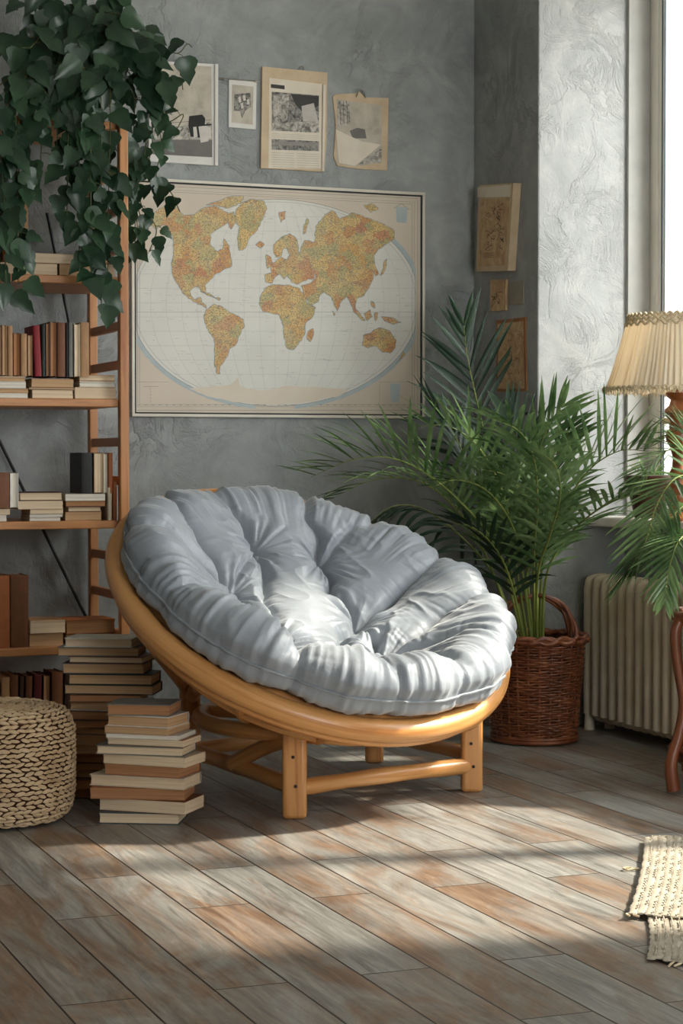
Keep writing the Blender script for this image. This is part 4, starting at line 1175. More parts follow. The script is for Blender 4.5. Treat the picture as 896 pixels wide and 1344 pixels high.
def sill_pot():
    cc = hitX(848, 640, 3.99); c = Vector((4.0, cc.y, WZ0 + .0005))
    root = empty('plant_pot', c, 'dark brown tapered planter on the window sill behind the palm fronds', 'pot')
    MB().lathe([(.0001, 0), (.055, 0), (.058, .01), (.075, .09), (.088, .135), (.096, .14), (.098, .165), (.09, .168), (.084, .14), (.07, .10), (.0001, .10)], 32, c).build('pot_body', M['darkpot'], root)
    MB().lathe([(.0001, .125), (.078, .12)], 24, c).build('soil', M['soil'], root)
    L = MB(); rnd = random.Random(4)
    for k in range(10):
        a = rnd.uniform(0, 6.28); e = Vector((math.cos(a) * .5, math.sin(a), 0)); l = rnd.uniform(.08, .14)
        p = c + Vector((0, 0, .12)) + e * .03; w = e.cross(Vector((0, 0, 1))).normalized(); b = len(L.v)
        for f in (0, .3, .6, .85, 1): 
            ww = .009 * math.sin(PI * min(1, f * .85 + .15)); q = p + e * (.09 * f * f) + Vector((0, 0, l * f))
            for kk in (-1, 0, 1): L.v.append(q + w * ww * kk + Vector((0, 0, abs(kk) * .002)))
        for i in range(4):
            for kk in range(2): L.face((b + i * 3 + kk, b + i * 3 + kk + 1, b + i * 3 + kk + 4, b + i * 3 + kk + 3))
    L.build('foliage', M['palm'], root, sharp=False)
sill_pot()

# ------------------------------------------------------------------ rug
def rug(name, corners, label, seed, z0=.001, rows=9):
    rnd = random.Random(seed)
    A, B_, C_, D_ = [hitZ(*p) if len(p) == 2 else cl(*p[:2]) for p in corners]  # far-left, far-right, near-right, near-left
    m = MB(); nc = rows; w = ((B_ - A).length + (C_ - D_).length) / 2
    for k in range(nc):
        f = (k + .5) / nc; a = A.lerp(B_, f); b = D_.lerp(C_, f); r = w / nc * .50
        n = 170; pts = []; rr = []
        a = a + (a - b).normalized() * rnd.uniform(-.006, .014); b = b + (b - a).normalized() * rnd.uniform(-.006, .014)
        for i in range(n):
            t = i / (n - 1); p = a.lerp(b, t); s = (B_ - A).normalized()
            p = p + s * (.010 * math.sin(t * 3.0) + .0015 * math.sin(t * 60 + k * 2)); pts.append(p + Vector((0, 0, z0 + .008)))
            rr.append(r * (.98 + .16 * math.sin(t * 230 + k * PI)))
        b0 = len(m.v)
        m.tube(pts, rr, 8, squash=.5)
    # flatten to rug thickness
    for i, v in enumerate(m.v): m.v[i] = Vector((v.x, v.y, max(z0, z0 + .007 + (v.z - z0 - .008) * .42)))
    st = m
    for k in range(nc):
        for i in range(34):
            if rnd.random() < .35: continue
            f = (k + 1) / nc; t = (i + .5) / 34; p = A.lerp(B_, f).lerp(D_.lerp(C_, f), t) + (B_ - A).normalized() * (.010 * math.sin(t * 3.0)) + Vector((0, 0, z0 + .012))
            d = (D_ - A).normalized() * .008
            st.tube([p - d, p + Vector((0, 0, .002)), p + d], .0019, 5)
    o = m.build(name, M['jute'], origin=(A + C_) / 2)
    tag(o, label, 'rug')
    fr = MB()
    for k in range(16):
        f = rnd.random(); p = A.lerp(B_, f) if k % 2 else D_.lerp(C_, f); d = (A - D_).normalized() * (1 if k % 2 else -1)
        q = p + Vector((0, 0, z0 + .004)); fr.tube(spline([q, q + d * .012 + Vector((rnd.uniform(-.008, .008), 0, .002)), q + d * rnd.uniform(.018, .03) + Vector((rnd.uniform(-.014, .014), 0, -.001))], 3), .0025, 5)
    fr.build('frayed_end', M['fringe'], o)
    return o, A, D_
r_, A_, D_ = rug('woven_rug', [(846, 1106), (1120, 1098), (1150, 1240), (824, 1206)], 'cream woven jute rug at the right edge, larger upper piece', 1, .0085, 29)
rug('woven_mat', [(846, 1196), (1120, 1215), (1130, 1300), (848, 1261)], 'cream woven strip mat tucked under the near edge of the larger rug', 2, .001, 26)
cr = MB(); p = hitZ(832, 1141, .004); cr.tube(spline([p, p + cl(-.012, .012, .002), p + cl(-.028, .004, .002), p + cl(-.022, -.010, .001), p + cl(.0, -.004, .002), p + cl(.03, -.012, .003)], 5), .003, 6)
cr.build('rug_loop', M['fringe'], r_)

# ------------------------------------------------------------------ world map
def land_mat():
    t = NT('map_land'); v = t.coord('Object')
    vo = t.n.new('ShaderNodeTexVoronoi'); vo.inputs['Scale'].default_value = 24; vo.inputs['Randomness'].default_value = 1
    nz = t.n.new('ShaderNodeTexNoise'); nz.inputs['Scale'].default_value = 30; nz.inputs['Detail'].default_value = 4; t.link(v, nz.inputs['Vector'])
    ad = t.n.new('ShaderNodeVectorMath'); ad.operation = 'MULTIPLY_ADD'; t.link(nz.outputs['Color'], ad.inputs[0]); ad.inputs[1].default_value = (.05, .05, .05); t.link(v, ad.inputs[2])
    t.link(ad.outputs[0], vo.inputs['Vector'])
    sep = t.n.new('ShaderNodeSeparateColor'); t.link(vo.outputs['Color'], sep.inputs[0])
    c = t.ramp(sep.outputs[0], [(0, C(214, 168, 98)), (.2, C(196, 178, 120)), (.38, C(206, 140, 82)), (.55, C(222, 190, 120)), (.7, C(172, 172, 118)), (.85, C(200, 120, 86)), (1, C(220, 176, 100))], 'CONSTANT')
    c = t.mix(.35, c, C(206, 172, 116)); big = t.noise(v, 4, 3); c = t.mix(t.ramp(big, [(.4, (.45, .45, .45, 1)), (.6, (0, 0, 0, 1))]), c, C(206, 192, 146))
    f = t.noise(v, 190, 4, .7, .6); c = t.mix(t.ramp(f, [(.44, (.75, .75, .75, 1)), (.52, (0, 0, 0, 1))]), c, t.mix(.75, c, C(96, 72, 52)))
    t.base(c); t.rough(.6); return t.m
M['land'] = land_mat()
M['ocean'] = simple('map_ocean', C(206, 205, 196), C(214, 213, 203), .55, 6, 0)
M['mapmargin'] = simple('map_margin', C(196, 184, 166), C(206, 194, 176), .55, 4, 0)
M['mapframe'] = simple('cream_map_moulding', C(206, 200, 186), C(216, 210, 196), .5, 6, .05)
M['mapline'] = simple('map_dark_line', C(36, 40, 42), rough=.6, bump=0)
M['mapgrid'] = simple('map_grid_line', C(158, 160, 154), rough=.6, bump=0)
M['mapgrey'] = simple('map_grey_rule', C(120, 126, 124), rough=.6, bump=0)
M['mapblue'] = simple('map_blue_coast', C(164, 176, 178), C(176, 186, 186), .6, 20, 0)
M['antarctic'] = simple('map_ice', C(206, 194, 174), C(212, 202, 184), .6, 8, 0)
def mc(x, y): return (160 + x / 2.185, 220 + y / 2.185)
def world_map():
    TL, TR, BR, BL = (171, 233), (555, 253.5), (555, 548), (171, 548.5)
    Yp = W - .022
    cs = [hitY(*p, W) for p in (TL, TR, BR, BL)]
    cen = sum(cs, Vector()) / 4
    x0 = (cs[0].x + cs[3].x) / 2; x1 = (cs[1].x + cs[2].x) / 2; z1 = (cs[0].z + cs[1].z) / 2; z0 = (cs[2].z + cs[3].z) / 2
    root = empty('world_map', (cen.x, W, cen.z), 'large framed world map poster on the grey wall', 'map')
    f = MB(); fw_ = .012; Yc = W - .011
    f.box(((x0 + x1) / 2, Yc, z1 - fw_ / 2), (x1 - x0, .022, fw_)); f.box(((x0 + x1) / 2, Yc, z0 + fw_ / 2), (x1 - x0, .022, fw_))
    f.box((x0 + fw_ / 2, Yc, (z0 + z1) / 2), (fw_, .022, z1 - z0 - 2 * fw_)); f.box((x1 - fw_ / 2, Yc, (z0 + z1) / 2), (fw_, .022, z1 - z0 - 2 * fw_))
    f.build('frame', M['mapframe'], root, smooth=False, bevel=.002)
    g = MB(); i0, i1, k0, k1 = x0 + fw_, x1 - fw_, z0 + fw_, z1 - fw_; l = .006
    for (a, b, c, d) in ((i0, i1, k1 - l, k1), (i0, i1, k0, k0 + l), (i0, i0 + l, k0 + l, k1 - l), (i1 - l, i1, k0 + l, k1 - l)):
        g.box(((a + b) / 2, W - .009, (c + d) / 2), (b - a, .018, d - c))
    g.build('frame_shadow_line', M['mapline'], root, smooth=False)  # dark strips inside the moulding; its shadow line put in as colour
    m = MB(); nrm = (0, -1, 0); layer = lambda k: W - .0125 - .00025 * k
    mats = [M['mapmargin'], M['ocean'], M['land'], M['mapline'], M['mapgrid'], M['mapgrey'], M['mapblue'], M['antarctic']]
    m.box(((x0 + x1) / 2, W - .0062, (z0 + z1) / 2), (i1 - i0 - 2 * l, .0125, k1 - k0 - 2 * l), m=0)
    # local map frame: u,v in the crop coordinates used for tracing, flattened to the wall
    def P(x, y, k): 
        q = hitY(*mc(x, y), W); return Vector((q.x, layer(k), q.z))
    def poly(pts, k, mi): m.prism([P(x, y, k) for x, y in pts][::-1], nrm, .0001, mi)
    def line(pts, k, mi, w=.0006):
        for a, b in zip(pts[:-1], pts[1:]):
            p, q = P(*a, k), P(*b, k); d = (q - p)
            if d.length < 1e-5: continue
            s = Vector((-d.z, 0, d.x)).normalized() * w
            bb = len(m.v); m.v += [p + s, p - s, q - s, q + s]; m.face((bb, bb + 1, bb + 2, bb + 3), None, mi)
    cx, cy, rx, ry = 436, 388, 414, 296
    xmin, xmax, ymin, ymax = 28, 852, 68, 700
    def el(s, n=96, fx=1.0): return [(min(max(cx + rx * s * math.cos(2 * PI * i / n), 40), 838), cy + ry * s * math.sin(2 * PI * i / n)) for i in range(n)]
    def skew(x, y): return y
    oc = el(1.0); poly(oc, 1, 1)
    # sheet rules
    def TY(x): return 44 + (x - 20) * (84 - 44) / (850 - 20)
    for off, w, mi in ((6, .0007, 5), (16, .0005, 5), (22, .0006, 5)):
        pts = [(26 + off, TY(26) + off), (850 - off, TY(850) + off), (850 - off, 702 - off), (26 + off, 702 - off), (26 + off, TY(26) + off)]
        line(pts, 2, mi, w)
    for k in range(40):
        xx = 42 + k * 20; line([(xx, 681), (xx + 8, 681)], 2, 5, .0007); 
    line([e for e in oc] + [oc[0]], 3, 5, .0009); e2 = el(.975); line(e2 + [e2[0]], 3, 5, .0005)
    # graticule
    for i in range(-8, 9):
        if i == 0: f_ = 0
        f_ = i / 9; pts = []
        for j in range(25):
            t = -1 + 2 * j / 24; x = cx + rx * .97 * f_ * math.sqrt(max(0, 1 - (t * .86) ** 2)); pts.append((min(max(x, 42), 836), cy + ry * .95 * t))
        line(pts, 2, 4, .00035)
    for j in range(-6, 7):
        t = j / 7; hw = rx * .975 * math.sqrt(1 - t * t * .97); line([(max(cx - hw, 42), cy + ry * .97 * t), (min(cx + hw, 836), cy + ry * .97 * t)], 2, 4, .00035)
    line([(42, 415), (836, 415)], 3, 5, .0005)
    LANDS = [
        [(78, 165), (92, 128), (120, 110), (150, 112), (175, 138), (205, 135), (228, 118), (262, 112), (300, 130), (298, 160), (275, 175), (250, 195), (252, 225), (272, 242), (285, 235), (290, 205), (305, 225), (310, 262), (312, 282), (285, 295), (262, 308), (250, 322), (235, 338), (238, 362), (228, 356), (220, 344), (200, 345), (192, 355), (195, 368), (205, 380), (222, 372), (226, 386), (238, 396), (240, 404), (215, 392), (188, 376), (168, 352), (152, 328), (142, 306), (138, 275), (146, 250), (146, 215), (138, 190), (120, 165), (95, 178)],
        [(325, 120), (345, 100), (375, 92), (405, 98), (412, 120), (400, 150), (385, 180), (365, 200), (350, 232), (332, 238), (328, 205), (335, 170), (318, 150)],
        [(238, 108), (270, 98), (310, 84), (345, 82), (338, 104), (300, 118), (262, 110)], [(300, 132), (318, 128), (322, 160), (310, 178), (300, 158)],
        [(238, 408), (262, 392), (285, 400), (310, 418), (345, 435), (348, 452), (335, 480), (325, 505), (305, 520), (300, 540), (290, 556), (278, 570), (278, 592), (270, 592), (262, 560), (262, 520), (262, 490), (240, 460), (232, 432)],
        [(405, 347), (430, 336), (470, 337), (500, 345), (515, 360), (528, 390), (552, 402), (545, 425), (522, 450), (520, 480), (505, 500), (490, 522), (472, 520), (462, 490), (460, 455), (450, 425), (430, 420), (400, 412), (390, 392), (396, 366)],
        [(530, 472), (544, 462), (546, 478), (536, 500), (527, 492)],
        [(408, 328), (406, 308), (426, 302), (424, 282), (440, 268), (455, 258), (470, 265), (480, 250), (500, 245), (545, 232), (552, 290), (548, 318), (516, 326), (498, 336), (484, 330), (470, 310), (462, 320), (450, 306), (436, 314), (428, 332)],
        [(433, 246), (432, 222), (452, 202), (478, 190), (496, 204), (504, 246), (480, 252), (470, 232), (460, 232), (453, 256), (440, 258)],
        [(410, 272), (410, 250), (424, 258), (432, 284), (414, 290)], [(380, 222), (392, 212), (405, 220), (394, 232)],
        [(504, 246), (520, 210), (548, 215), (552, 170), (578, 136), (600, 124), (622, 148), (660, 130), (700, 145), (740, 160), (776, 180), (778, 204), (750, 222), (728, 240), (718, 254), (722, 282), (732, 306), (724, 312), (715, 296), (716, 320), (705, 345), (690, 368), (670, 375), (665, 395), (672, 422), (662, 416), (650, 386), (640, 370), (625, 385), (614, 412), (604, 394), (598, 372), (576, 358), (566, 364), (560, 384), (535, 396), (520, 368), (510, 340), (540, 330), (552, 318), (548, 290)],
        [(516, 192), (518, 165), (528, 146), (532, 152), (524, 188)], [(446, 130), (466, 126), (464, 148), (452, 158)],
        [(660, 402), (678, 418), (694, 440), (684, 438), (668, 420)], [(690, 420), (708, 408), (714, 428), (700, 440)], [(720, 418), (730, 416), (728, 434), (722, 440)], [(740, 428), (765, 430), (797, 444), (775, 450), (750, 440)], [(710, 384), (718, 386), (722, 404), (714, 400)],
        [(736, 310), (742, 296), (748, 270), (756, 262), (752, 288), (744, 306)],
        [(688, 482), (712, 474), (732, 460), (750, 464), (765, 470), (782, 494), (780, 516), (766, 532), (745, 530), (726, 512), (702, 518), (686, 510)],
        [(804, 528), (808, 538), (792, 552), (780, 564), (794, 544)], [(690, 108), (712, 104), (732, 118), (710, 130)], [(222, 355), (245, 360), (262, 372), (240, 366)], [(258, 372), (280, 376), (276, 382)], [(600, 412), (608, 420), (604, 426)]]
    rnd = random.Random(17)
    def rough_poly(pts, amp=2.2, step=7):
        out = []
        for a, b in zip(pts, pts[1:] + pts[:1]):
            d = math.hypot(b[0] - a[0], b[1] - a[1]); n = max(1, int(d / step))
            for k in range(n):
                t = k / n; out.append((a[0] + (b[0] - a[0]) * t + rnd.uniform(-amp, amp) * (k > 0), a[1] + (b[1] - a[1]) * t + rnd.uniform(-amp, amp) * (k > 0)))
        return out
    poly(rough_poly([(190, 634), (250, 628), (310, 622), (330, 600), (335, 626), (400, 640), (470, 626), (560, 630), (650, 636), (620, 655), (540, 672), (436, 682), (330, 674), (240, 656)], 2, 12), 3, 7)
    for li_, pts in enumerate(LANDS):
        rp_ = rough_poly(pts)
        cxm = sum(p[0] for p in rp_) / len(rp_); cym = sum(p[1] for p in rp_) / len(rp_)
        line(rp_ + [rp_[0]], 3, 6, .0022)
        poly(rp_, 4 + li_ * .06, 2); line(rp_ + [rp_[0]], 6, 5, .0005)
        area = (max(p[0] for p in rp_) - min(p[0] for p in rp_)) * (max(p[1] for p in rp_) - min(p[1] for p in rp_))
        # borders and place names as fine marks inside
        xs = [p[0] for p in rp_]; ys = [p[1] for p in rp_]
        def inside(x, y):
            c_ = False; j = len(rp_) - 1
            for i in range(len(rp_)):
                if ((rp_[i][1] > y) != (rp_[j][1] > y)) and (x < (rp_[j][0] - rp_[i][0]) * (y - rp_[i][1]) / (rp_[j][1] - rp_[i][1]) + rp_[i][0]): c_ = not c_
                j = i
            return c_
        for _ in range(int(area / 60)):
            x = rnd.uniform(min(xs), max(xs)); y = rnd.uniform(min(ys), max(ys))
            if inside(x, y) and inside(x + 6, y): line([(x, y), (x + rnd.uniform(2, 7), y + rnd.uniform(-.6, .6))], 6, rnd.choice((3, 5, 5)), .00045)
        for _ in range(int(area / 900)):
            x = rnd.uniform(min(xs), max(xs)); y = rnd.uniform(min(ys), max(ys)); tr = [(x, y)]
            for s_ in range(7):
                x += rnd.uniform(-9, 9); y += rnd.uniform(-8, 8)
                if not inside(x, y): break
                tr.append((x, y))
            line(tr, 6, 5, .00045)
    # ocean lettering reads only as tiny marks
    for _ in range(420):
        x = rnd.uniform(50, 820); y = rnd.uniform(100, 660)
        if ((x - cx) / rx) ** 2 + ((y - cy) / ry) ** 2 > .9: continue
        for s_ in range(rnd.randint(1, 4)): line([(x + s_ * 5, y + s_ * .3), (x + s_ * 5 + 3, y + s_ * .3)], 2, rnd.choice((5, 3)), .0004)
    # corner insets
    line([(42, 615), (130, 615)], 3, 5, .0005); line([(735, 615), (735, 675)], 3, 5, .0005); line([(735, 615), (822, 615)], 3, 5, .0005)
    poly([(765, 620), (795, 620), (790, 672), (768, 672)], 3, 6); poly([(782, 112), (815, 116), (812, 160), (784, 158)], 3, 6)
    line([(776, 118), (798, 104), (820, 122)], 3, 5, .0009)
    for k in range(4): line([(60, 628 + k * 0), (66 + k * 12, 628)], 3, 5, .0006)
    for k in range(5): line([(78, 632 + k * 9), (80, 636 + k * 9)], 3, 5, .0008)
    # blue ribbon along the lower left and right oval edge
    n = 96
    for (i0_, i1_) in ((26, 46), (0, 22), (84, 96)):
        for i in range(i0_, i1_):
            a, b = 2 * PI * i / n, 2 * PI * (i + 1) / n
            q = [(cx + rx * s * math.cos(t), cy + ry * s * math.sin(t)) for s, t in ((1.0, a), (1.035, a), (1.035, b), (1.0, b))]
            q = [(min(max(x, 40), 838), y) for x, y in q]
            if abs(q[0][0] - q[1][0]) < .5 and abs(q[2][0] - q[3][0]) < .5: continue
            poly(q, 2, 6)
    m.build('map_sheet', mats, root, smooth=False)
world_map()

# ------------------------------------------------------------------ pictures
G = {k: simple('print_tone_%d' % k, C(k, k * .975, k * .93), C(k * .93, k * .9, k * .86), .6, 40, 0) for k in (34, 60, 88, 112, 140, 164, 186, 206, 222)}
def phototone(name, a, b, s=18, dist=2.0):
    t = NT(name); v = t.coord('Object'); f = t.noise(v, s, 7, .65, dist); t.base(t.ramp(f, [(.38, a), (.48, t_mid(a, b)), (.6, b)])); t.rough(.55); return t.m
def t_mid(a, b): return tuple((x + y) / 2 for x, y in zip(a, b))
M['ph_dark'] = phototone('photo_grain_dark', C(40, 40, 38), C(150, 146, 138), 30)
M['ph_mid'] = phototone('photo_grain_mid', C(88, 86, 80), C(190, 184, 172), 24)
M['ph_soft'] = phototone('photo_grain_soft', C(160, 152, 138), C(190, 182, 166), 8, .4)
M['paper_tan'] = simple('aged_tan_paper', C(186, 164, 134), C(204, 184, 154), .75, 14, .1)
M['paper_cream'] = simple('cream_paper', C(208, 198, 180), C(218, 210, 194), .75, 14, .08)
M['paper_white'] = simple('white_print_paper', C(206, 204, 198), C(216, 214, 208), .65, 14, .05)
M['parch'] = phototone('stained_parchment', C(170, 136, 98), C(200, 172, 130), 16, 1.2)
M['parch_edge'] = simple('burnt_parchment_edge', C(140, 92, 58), C(164, 116, 78), .8)
M['ink'] = simple('brown_ink', C(58, 46, 36), rough=.7, bump=0)

class Pic:
    def __init__(s, plane, val, dep):
        s.pl = plane; s.val = val; s.dep = dep
    def P(s, x, y, off):
        if s.pl == 'Y': q = hitY(x, y, s.val); return Vector((q.x, s.val - off, q.z))
        q = hitX(x, y, s.val); return Vector((s.val - off, q.y, q.z))
    def nrm(s): return Vector((0, -1, 0)) if s.pl == 'Y' else Vector((-1, 0, 0))
    def poly(s, m, pts, off, th, mi):
        p = [s.P(x, y, off) for x, y in pts]
        # keep outward winding
        n = sum(((p[i] - p[0]).cross(p[i + 1] - p[0]) for i in range(1, len(p) - 1)), Vector())
        if n.dot(s.nrm()) < 0: p = p[::-1]
        m.prism(p, s.nrm(), th, mi)
    def line(s, m, pts, off, w, mi):
        for a, b in zip(pts[:-1], pts[1:]):
            p, q = s.P(*a, off), s.P(*b, off); d = q - p
            if d.length < 1e-6: continue
            e = s.nrm().cross(d).normalized() * w; bb = len(m.v)
            m.v += [p + e, p - e, q - e, q + e]; m.face((bb, bb + 1, bb + 2, bb + 3), None, mi)
def q2(x, y): return (180 + x / 2.489, 60 + y / 2.489)
def pictures():
    wl = Pic('Y', W, 0)
    # 1 large white-bordered photograph
    m = MB(); mats = [M['paper_white'], M['ph_soft'], M['ph_mid'], G[34], G[206], G[112]]
    wl.poly(m, [(196, 80), (284, 85), (283.5, 218), (194, 212)], 0, .012, 0)
    wl.poly(m, [(201, 84), (276, 88), (277, 207), (199, 203)], .012, .0003, 1)
    wl.poly(m, [(200, 172), (277, 160), (277, 207), (199.5, 203)], .0124, .0003, 2)
    wl.poly(m, [(199, 184), (277, 184), (277, 207), (199, 203)], .0127, .0003, 5)
    wl.poly(m, [(247, 153), (264, 151), (268, 156), (266, 182), (249, 180), (246, 166)], .0131, .0003, 3)
    wl.poly(m, [(252, 166), (256, 165), (258, 180), (253, 182)], .0135, .0003, 4); wl.poly(m, [(259, 166), (265, 164), (274, 168), (272, 186), (262, 188)], .0135, .0003, 4); wl.poly(m, [(268, 170), (275, 167), (276, 182), (270, 182)], .0137, .0003, 4)
    wl.poly(m, [(246, 166), (276, 163), (276, 165), (247, 168)], .0140, .0002, 3)
    wl.line(m, [(200, 160), (222, 162), (250, 160), (276, 158)], .0142, .0007, 3)
    root = m.build('picture', mats, smooth=False, origin=hitY(240, 150, W)); tag(root, 'large white-bordered black and white photo with two figures, half behind the vine', 'picture')
    e = MB(); wl.poly(e, [(280.5, 85), (284.5, 85), (284.2, 218), (280.3, 218)], .0125, .006, 0); e.build('edge_strip', M['paper_white'], root, smooth=False)
    # 2 small print hung from a rod
    m = MB(); mats = [M['paper_white'], M['ph_soft'], M['ph_dark'], G[206]]
    wl.poly(m, [(300, 104), (336, 108), (335, 170), (299.5, 167)], 0, .005, 0)
    wl.poly(m, [(304, 111), (332, 114), (331, 164), (303, 161)], .005, .0003, 1)
    wl.poly(m, [(307, 124), (328, 122), (329, 140), (321, 146), (317, 156), (314, 146), (306, 146)], .0054, .0003, 2)
    for (x, y) in ((312, 128), (318, 126), (323, 131), (315, 136)): wl.poly(m, [(x, y), (x + 3, y - 1), (x + 4, y + 6), (x + 1, y + 7)], .0058, .0003, 3)
    root = m.build('picture', mats, smooth=False, origin=hitY(318, 137, W)); tag(root, 'smallest white-framed photo on the back wall, hung from a thin rod', 'picture')
    r = MB(); r.tube([wl.P(285, 103.5, .012), wl.P(340, 107.5, .012)], .0022, 6)
    for x, y in ((294, 104.5), (335, 107)): r.tube([wl.P(x - 1.6, y, .012), wl.P(x + 1.6, y + .2, .012)], .0055, 8)
    r.build('hanging_rod', M['clip'], root)
    # 3 clipboard with newspaper cutting
    m = MB(); mats = [M['paper_tan'], M['paper_cream'], M['ph_dark'], G[60], M['ph_mid'], G[140], G[186]]
    wl.poly(m, [(343, 88), (428, 96), (427, 190), (424, 226), (341, 221), (342, 160)], 0, .012, 0)
    wl.poly(m, [(352, 103), (421, 111), (420, 222), (351, 221)], .012, .0006, 1)
    wl.poly(m, [(355, 121), (417, 126), (417, 175), (355, 172)], .0128, .0003, 2)
    wl.poly(m, [(380, 124), (417, 127), (416, 140), (398, 150), (386, 138)], .0132, .0003, 3); wl.poly(m, [(357, 126), (378, 124), (376, 158), (358, 166)], .0132, .0003, 4)
    wl.poly(m, [(356, 162), (417, 160), (417, 175), (355, 172)], .0136, .0003, 4); wl.poly(m, [(394, 140), (410, 136), (416, 160), (396, 160)], .0139, .0003, 6)
    wl.poly(m, [(355, 183), (417, 186), (417, 199), (355, 197)], .0128, .0003, 2); wl.poly(m, [(358, 186), (414, 188), (414, 192), (360, 191)], .0132, .0003, 5)
    wl.poly(m, [(354, 111), (372, 113), (372, 118), (354, 116)], .0128, .0003, 3)
    for k in range(7): wl.line(m, [(355, 201 + k * 3), (384, 202 + k * 3)], .0130, .0005, 5); wl.line(m, [(388, 202.2 + k * 3), (417, 203.2 + k * 3)], .0130, .0005, 5)
    for k in range(3): wl.line(m, [(356, 176 + k * 2.2), (416, 179 + k * 2.2)], .0130, .0004, 5)
    root = m.build('hanging_clipboard', mats, smooth=False, origin=hitY(385, 158, W)); tag(root, 'tan clipboard with a newspaper page of black and white pictures, largest of the pinned sheets', 'clipboard')
    r = MB(); r.tube(spline([wl.P(390, 92, .016), wl.P(392, 88, .018), wl.P(396, 88, .018), wl.P(397, 93, .016)], 4), .002, 6); r.build('clip', M['clip'], root)
    e = MB(); wl.poly(e, [(422, 112), (425.5, 112), (423.5, 225), (420.5, 225)], .0125, .005, 0); e.build('edge_strip', M['paper_cream'], root, smooth=False)
    # 4 curled sheet with a clip
    m = MB(); mats = [M['paper_tan'], M['ph_soft'], G[112], M['paper_cream'], M['ph_mid'], G[60]]
    wl.poly(m, [(436, 127), (440, 124), (464, 123), (470, 120), (478, 128), (509, 129), (507, 224), (470, 222), (442, 218), (437, 205), (440, 165)], 0, .006, 0)
    wl.poly(m, [(441, 131), (500, 138), (500, 214), (462, 219), (441, 214)], .006, .0003, 1)
    wl.poly(m, [(442, 131), (457, 134), (459, 163), (443, 166)], .0064, .0003, 4)
    for k in range(3): wl.line(m, [(445 + k * 4.5, 133), (446 + k * 4.5, 163)], .0068, .001, 5)
    wl.poly(m, [(458, 172), (468, 168), (478, 170), (480, 182), (462, 182)], .0064, .0003, 2)
    wl.poly(m, [(440, 170), (452, 176), (474, 186), (499, 190), (490, 198), (465, 218), (444, 214)], .0068, .0005, 3)
    wl.poly(m, [(500, 193), (500, 214), (468, 216), (486, 203)], .0064, .0003, 4)
    root = m.build('picture', mats, smooth=False, origin=hitY(472, 172, W)); tag(root, 'curled tan sheet with a pale architectural photo, nearest to the room corner', 'picture')
    r = MB(); r.tube(spline([wl.P(466, 128, .012), wl.P(469, 119, .018), wl.P(474, 120, .018), wl.P(478, 129, .012)], 4), .0026, 6); r.build('clip', M['clip'], root)
    # pier side
    ps = Pic('X', XP, 0)
    def q4(x, y): return (560 + x / 2.667, 150 + y / 2.667)
    def L4(pts): return [q4(*p) for p in pts]
    m = MB(); mats = [M['paper_tan'], M['parch'], M['ink'], M['paper_cream']]
    ps.poly(m, L4([(208, 250), (330, 242), (310, 548), (198, 552)]), 0, .035, 0)
    ps.poly(m, L4([(216, 300), (318, 292), (300, 530), (208, 535)]), .0352, .0006, 1)
    rnd = random.Random(8)
    for k in range(26):
        x = rnd.uniform(238, 290); y = rnd.uniform(325, 480); pts = [(x, y)]
        for s_ in range(6): x += rnd.uniform(-12, 12); y += rnd.uniform(-14, 14); pts.append((min(max(x, 232), 296), min(max(y, 315), 500)))
        ps.line(m, L4(pts), .0362, .0009, 2)
    for k in range(4): ps.line(m, L4([(226, 488 + k * 5), (262, 486 + k * 5)]), .0362, .0008, 2)
    ps.poly(m, L4([(204, 258), (322, 248), (318, 290), (204, 292)]), .0354, .0008, 3)
    root = m.build('framed_picture', mats, smooth=False, bevel=0, origin=hitX(662, 298, XP)); tag(root, 'thick box-mounted ink drawing on the shaded side of the pier', 'picture')
    m = MB(); ps.poly(m, L4([(228, 580), (284, 578), (282, 686), (230, 690)]), 0, .010, 0)
    for k in range(9):
        x, y = rnd.uniform(236, 262), rnd.uniform(608, 664); pts = [(x, y)]
        for s_ in range(4): x += rnd.uniform(-9, 9); y += rnd.uniform(-10, 10); pts.append((min(max(x, 234), 274), min(max(y, 600), 676)))
        ps.line(m, L4(pts), .0105, .0012, 1)
    root = m.build('pinned_note', [M['parch'], M['ink']], smooth=False, origin=hitX(656, 388, XP)); tag(root, 'tiny brown handwritten card pinned between the two larger pier pictures', 'note')
    m = MB(); ps.poly(m, L4([(288, 590), (340, 582), (340, 664), (288, 668)]), 0, .004, 0)
    root = m.build('pinned_note', [simple('faded_grey_card', C(142, 136, 122), C(154, 148, 134), .8)], smooth=False, origin=hitX(678, 386, XP)); tag(root, 'faded blank grey card beside the tiny brown note on the pier', 'note')
    m = MB(); out = [(246, 722), (300, 716), (350, 710), (348, 780), (351, 880), (352, 968), (300, 972), (248, 970), (246, 900), (250, 820)]
    ps.poly(m, L4(out), 0, .006, 1); ps.poly(m, L4([(251, 734), (300, 728), (344, 724), (343, 800), (346, 960), (300, 962), (253, 960), (252, 890), (256, 820)]), .006, .0004, 0)
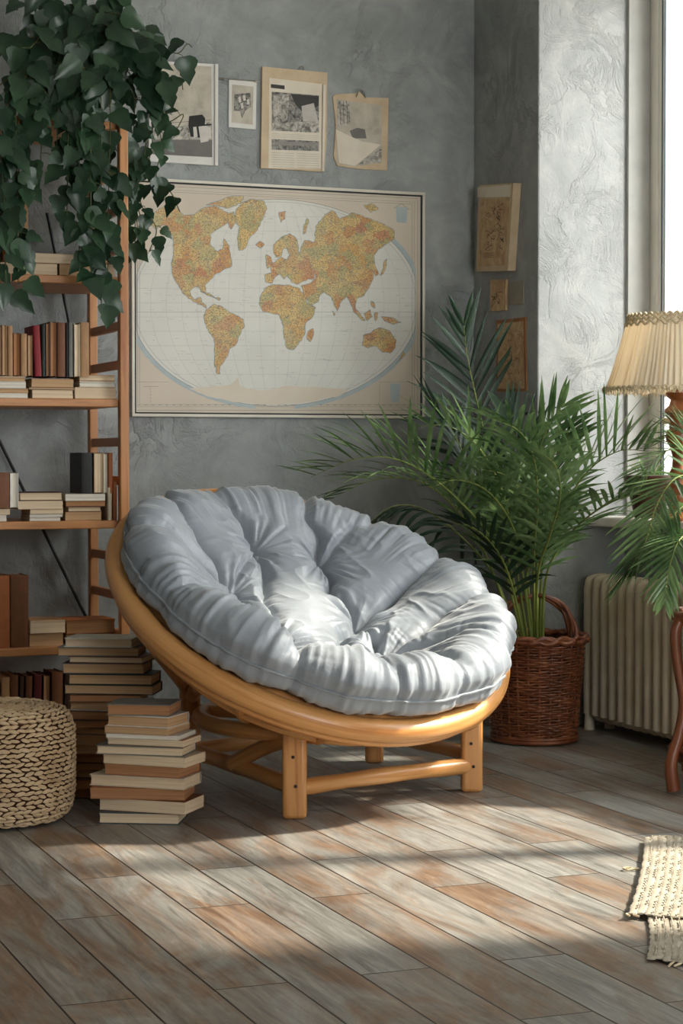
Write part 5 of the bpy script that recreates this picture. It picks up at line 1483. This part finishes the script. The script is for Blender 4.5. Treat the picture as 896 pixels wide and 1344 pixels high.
    for k in range(24):
        x, y = rnd.uniform(262, 330), rnd.uniform(745, 945); pts = [(x, y)]
        for s_ in range(6): x += rnd.uniform(-14, 14); y += rnd.uniform(-16, 16); pts.append((min(max(x, 258), 340), min(max(y, 740), 955)))
        ps.line(m, L4(pts), .0068, .0007, 2)
    root = m.build('parchment_sheet', [M['parch'], M['parch_edge'], simple('faint_ink', C(120, 92, 62), rough=.8, bump=0)], smooth=False, origin=hitX(672, 466, XP)); tag(root, 'long stained parchment sheet with burnt edges, lowest on the pier', 'picture')
pictures()

# ------------------------------------------------------------------ light
world = bpy.data.worlds.new('sky'); scene.world = world; world.use_nodes = True
wn = world.node_tree.nodes; wl_ = world.node_tree.links; bg = wn['Background']
sd = Vector((-.747, .170, -.643)).normalized()
SKY = 7.6
bg.inputs['Color'].default_value = (.975, .985, .985, 1); bg.inputs['Strength'].default_value = SKY
sun = bpy.data.lights.new('sun', 'SUN'); sun.energy = 7.4; sun.angle = math.radians(3.4); sun.color = (1.0, .90, .76)
so = bpy.data.objects.new('sun', sun); COL.objects.link(so); so.rotation_euler = sd.to_track_quat('-Z', 'Y').to_euler(); so.location = (10, 0, 8)
def portal(name, loc, rot, sx, sy):
    l = bpy.data.lights.new(name, 'AREA'); l.shape = 'RECTANGLE'; l.size = sx; l.size_y = sy; l.cycles.is_portal = True
    ob = bpy.data.objects.new(name, l); COL.objects.link(ob); ob.location = loc; ob.rotation_euler = rot
portal('portal', (XW + .32, (W1[0] + W1[1]) / 2, (WZ0 + H1) / 2), (0, PI / 2, 0), H1 - WZ0, W1[1] - W1[0])
portal('portal', (XW + .32, (W2[0] + W2[1]) / 2, (WZ0 + H2) / 2), (0, PI / 2, 0), H2 - WZ0, W2[1] - W2[0])
portal('portal', (2.35, YR - .22, 1.65), (PI / 2, 0, 0), 2.1, 2.1)
scene.view_settings.view_transform = 'Standard'; scene.view_settings.look = 'None'
scene.view_settings.gamma = 1; scene.view_settings.use_curve_mapping = False
scene.view_settings.exposure = 0.6
scene.cycles.use_denoising = True
scene.cycles.max_bounces = 8; scene.cycles.diffuse_bounces = 5; scene.cycles.transparent_max_bounces = 12
scene.cycles.sample_clamp_indirect = 6
